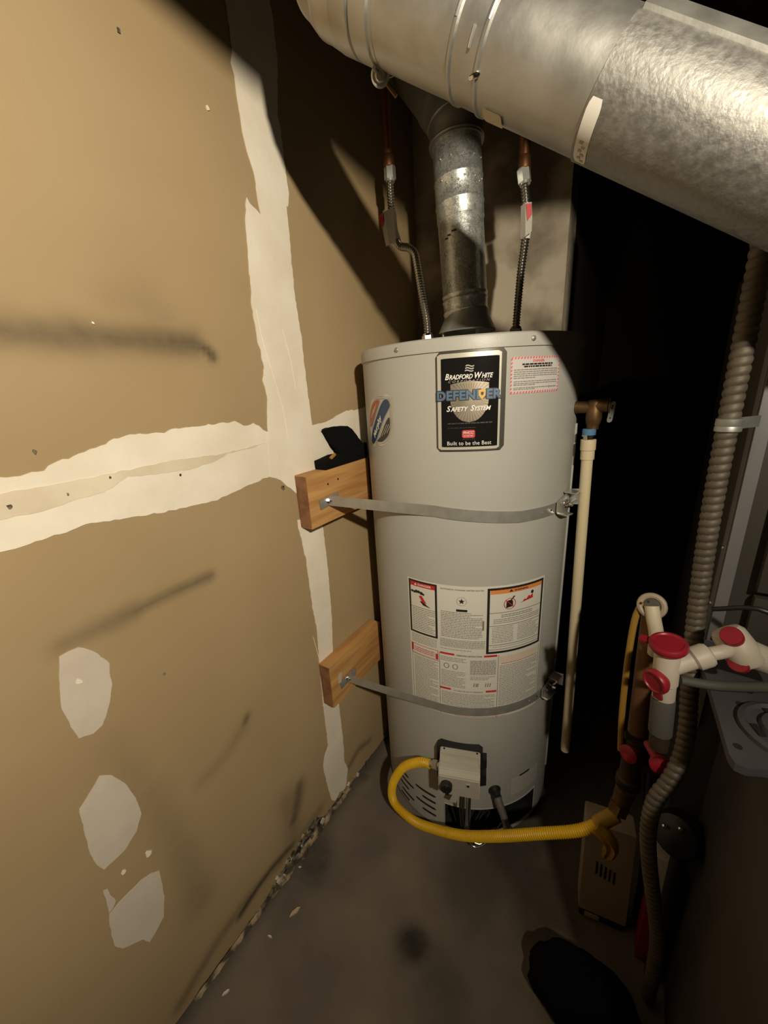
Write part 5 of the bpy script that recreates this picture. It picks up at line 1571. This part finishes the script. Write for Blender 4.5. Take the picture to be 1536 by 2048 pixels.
# ------------------------------------------------------------------ things on the floor
bx = thing('vented_box', 'beige plastic box with five slots standing below the gas pipe', 'box', (0.71, 0.70, 0))
bx_x = V(0.985, 0.17, 0).normalized(); bx_y = V(-0.17, 0.985, 0).normalized()
bx_z = V(-0.035, 0.10, 1).normalized()
bo = V(0.7125, 0.715, 0.003)
def bmapx(u, v, w): return bo + bx_x * u + bx_z * v - bx_y * w
bm = new()
add_box(bm, bmapx(0.002, 0.150, -0.02), (0.098, 0.05, 0.255), (bx_x, bx_y, bx_z), 0.006)
hs = obj('housing', bm, 'beige', bx)
for k in range(5):
    bm = new(); u = -0.014 + k * 0.0088
    add_box(bm, bmapx(u - 0.004, 0.160 - k * 0.003, 0.0052), (0.0034, 0.002, 0.034), (bx_x, bx_y, bx_z)); obj('slot', bm, 'dark', bx)
bm = new(); add_box(bm, bmapx(0, 0.012, -0.02), (0.090, 0.044, 0.022), (bx_x, bx_y, bx_z), 0.004); obj('dark_base', bm, 'black_plastic', bx)
bm = new(); add_box(bm, bmapx(-0.018, 0.012, 0.0035), (0.030, 0.002, 0.012), (bx_x, bx_y, bx_z), 0.0005); obj('base_label', bm, 'beige', bx)
# black bag in the foreground
bm = new()
bmesh.ops.create_icosphere(bm, subdivisions=4, radius=1.0)
for v in bm.verts:
    n_ = v.co.copy()
    k = 1 + 0.13 * noise.noise(n_ * 2.2) + 0.05 * noise.noise(n_ * 6)
    v.co = V(0.690 + 0.098 * n_.x * k, 0.545 + 0.062 * n_.y * k, max(0.0, 0.052 + 0.075 * n_.z * k))
tag(obj('black_bag', bm, 'bag', angle=60), 'rounded black bag on the floor in the foreground', 'bag')
bm = new()
add_box(bm, (0.793, 0.712, 0.165), (0.022, 0.05, 0.33), None, 0.002)
ct = thing('carton', 'narrow white and red carton behind the ribbed conduit', 'carton', (0.793, 0.712, 0.0))
obj('carton_body', bm, 'label_grey', ct)
bm = new(); add_box(bm, (0.793, 0.712, 0.115), (0.0230, 0.0510, 0.22), None, 0.002); obj('red_panel', bm, 'red', ct)
pm = thing('pump', 'small black rounded pump with two shiny screws beside the conduit', 'pump', (0.795, 0.665, 0.32))
bm = new()
pa = V(-0.35, -0.75, 0.55).normalized()
pc = V(0.797, 0.668, 0.432)
add_lathe(bm, pc - pa * 0.05, pa, [(0.020, 0), (0.034, 0.006), (0.038, 0.02), (0.038, 0.05), (0.032, 0.062), (0.016, 0.068)], 24)
add_cyl(bm, V(0.812, 0.676, 0.0), V(0.808, 0.674, 0.42), 0.012, seg=14)
obj('pump_body', bm, 'black_plastic', pm)
for dx, dz in ((-0.016, 0.012), (0.006, 0.022)):
    x, y, d = basis(pa)
    bm = new(); add_ball(bm, pc + pa * 0.014 + V(dx, 0, dz), 0.0042, seg=10); obj('screw', bm, 'chrome', pm)
for i, ((x, y), l, a) in enumerate(DATA['chips']):
    bm = new()
    pts = [(-l / 2, 0), (-l * .2, l * .16), (l * .3, l * .13), (l / 2, -l * .03), (l * .1, -l * .15)]
    c, s = math.cos(a), math.sin(a)
    add_prism(bm, pts, lambda u, v, w: V(x + u * c - v * s, y + u * s + v * c, w), -0.0005, 0.004)
    tag(obj('debris_chip', bm, 'wood_chip' if i == 0 else 'white_chip'), ['largest pale wood chip on the open floor', 'small white crumb beside the torn wall foot', 'white flake on the floor nearest the picture bottom', 'tiny pale crumb against the wall foot'][i], 'debris', 'chips on the concrete floor')

# print, stains and other marks too small to pick apart
SMALL = ('black_print', 'red_print', 'grey_print', 'white_print', 'orange_print', 'pale_orange_print', 'white_lettering', 'grey_lettering', 'blue_lettering',
         'lettering_outline', 'faint_print', 'badge_lettering', 'shield_ray', 'sticker_lettering', 'sticker_lines', 'sticker_print', 'sticker_edge', 'trowel_ridge',
         'igniter_lead', 'pilot_tube', 'button_dimple', 'marker_writing')
for o in sc.objects:
    if o.name.split('.')[0] in SMALL: o['kind'] = 'stuff'
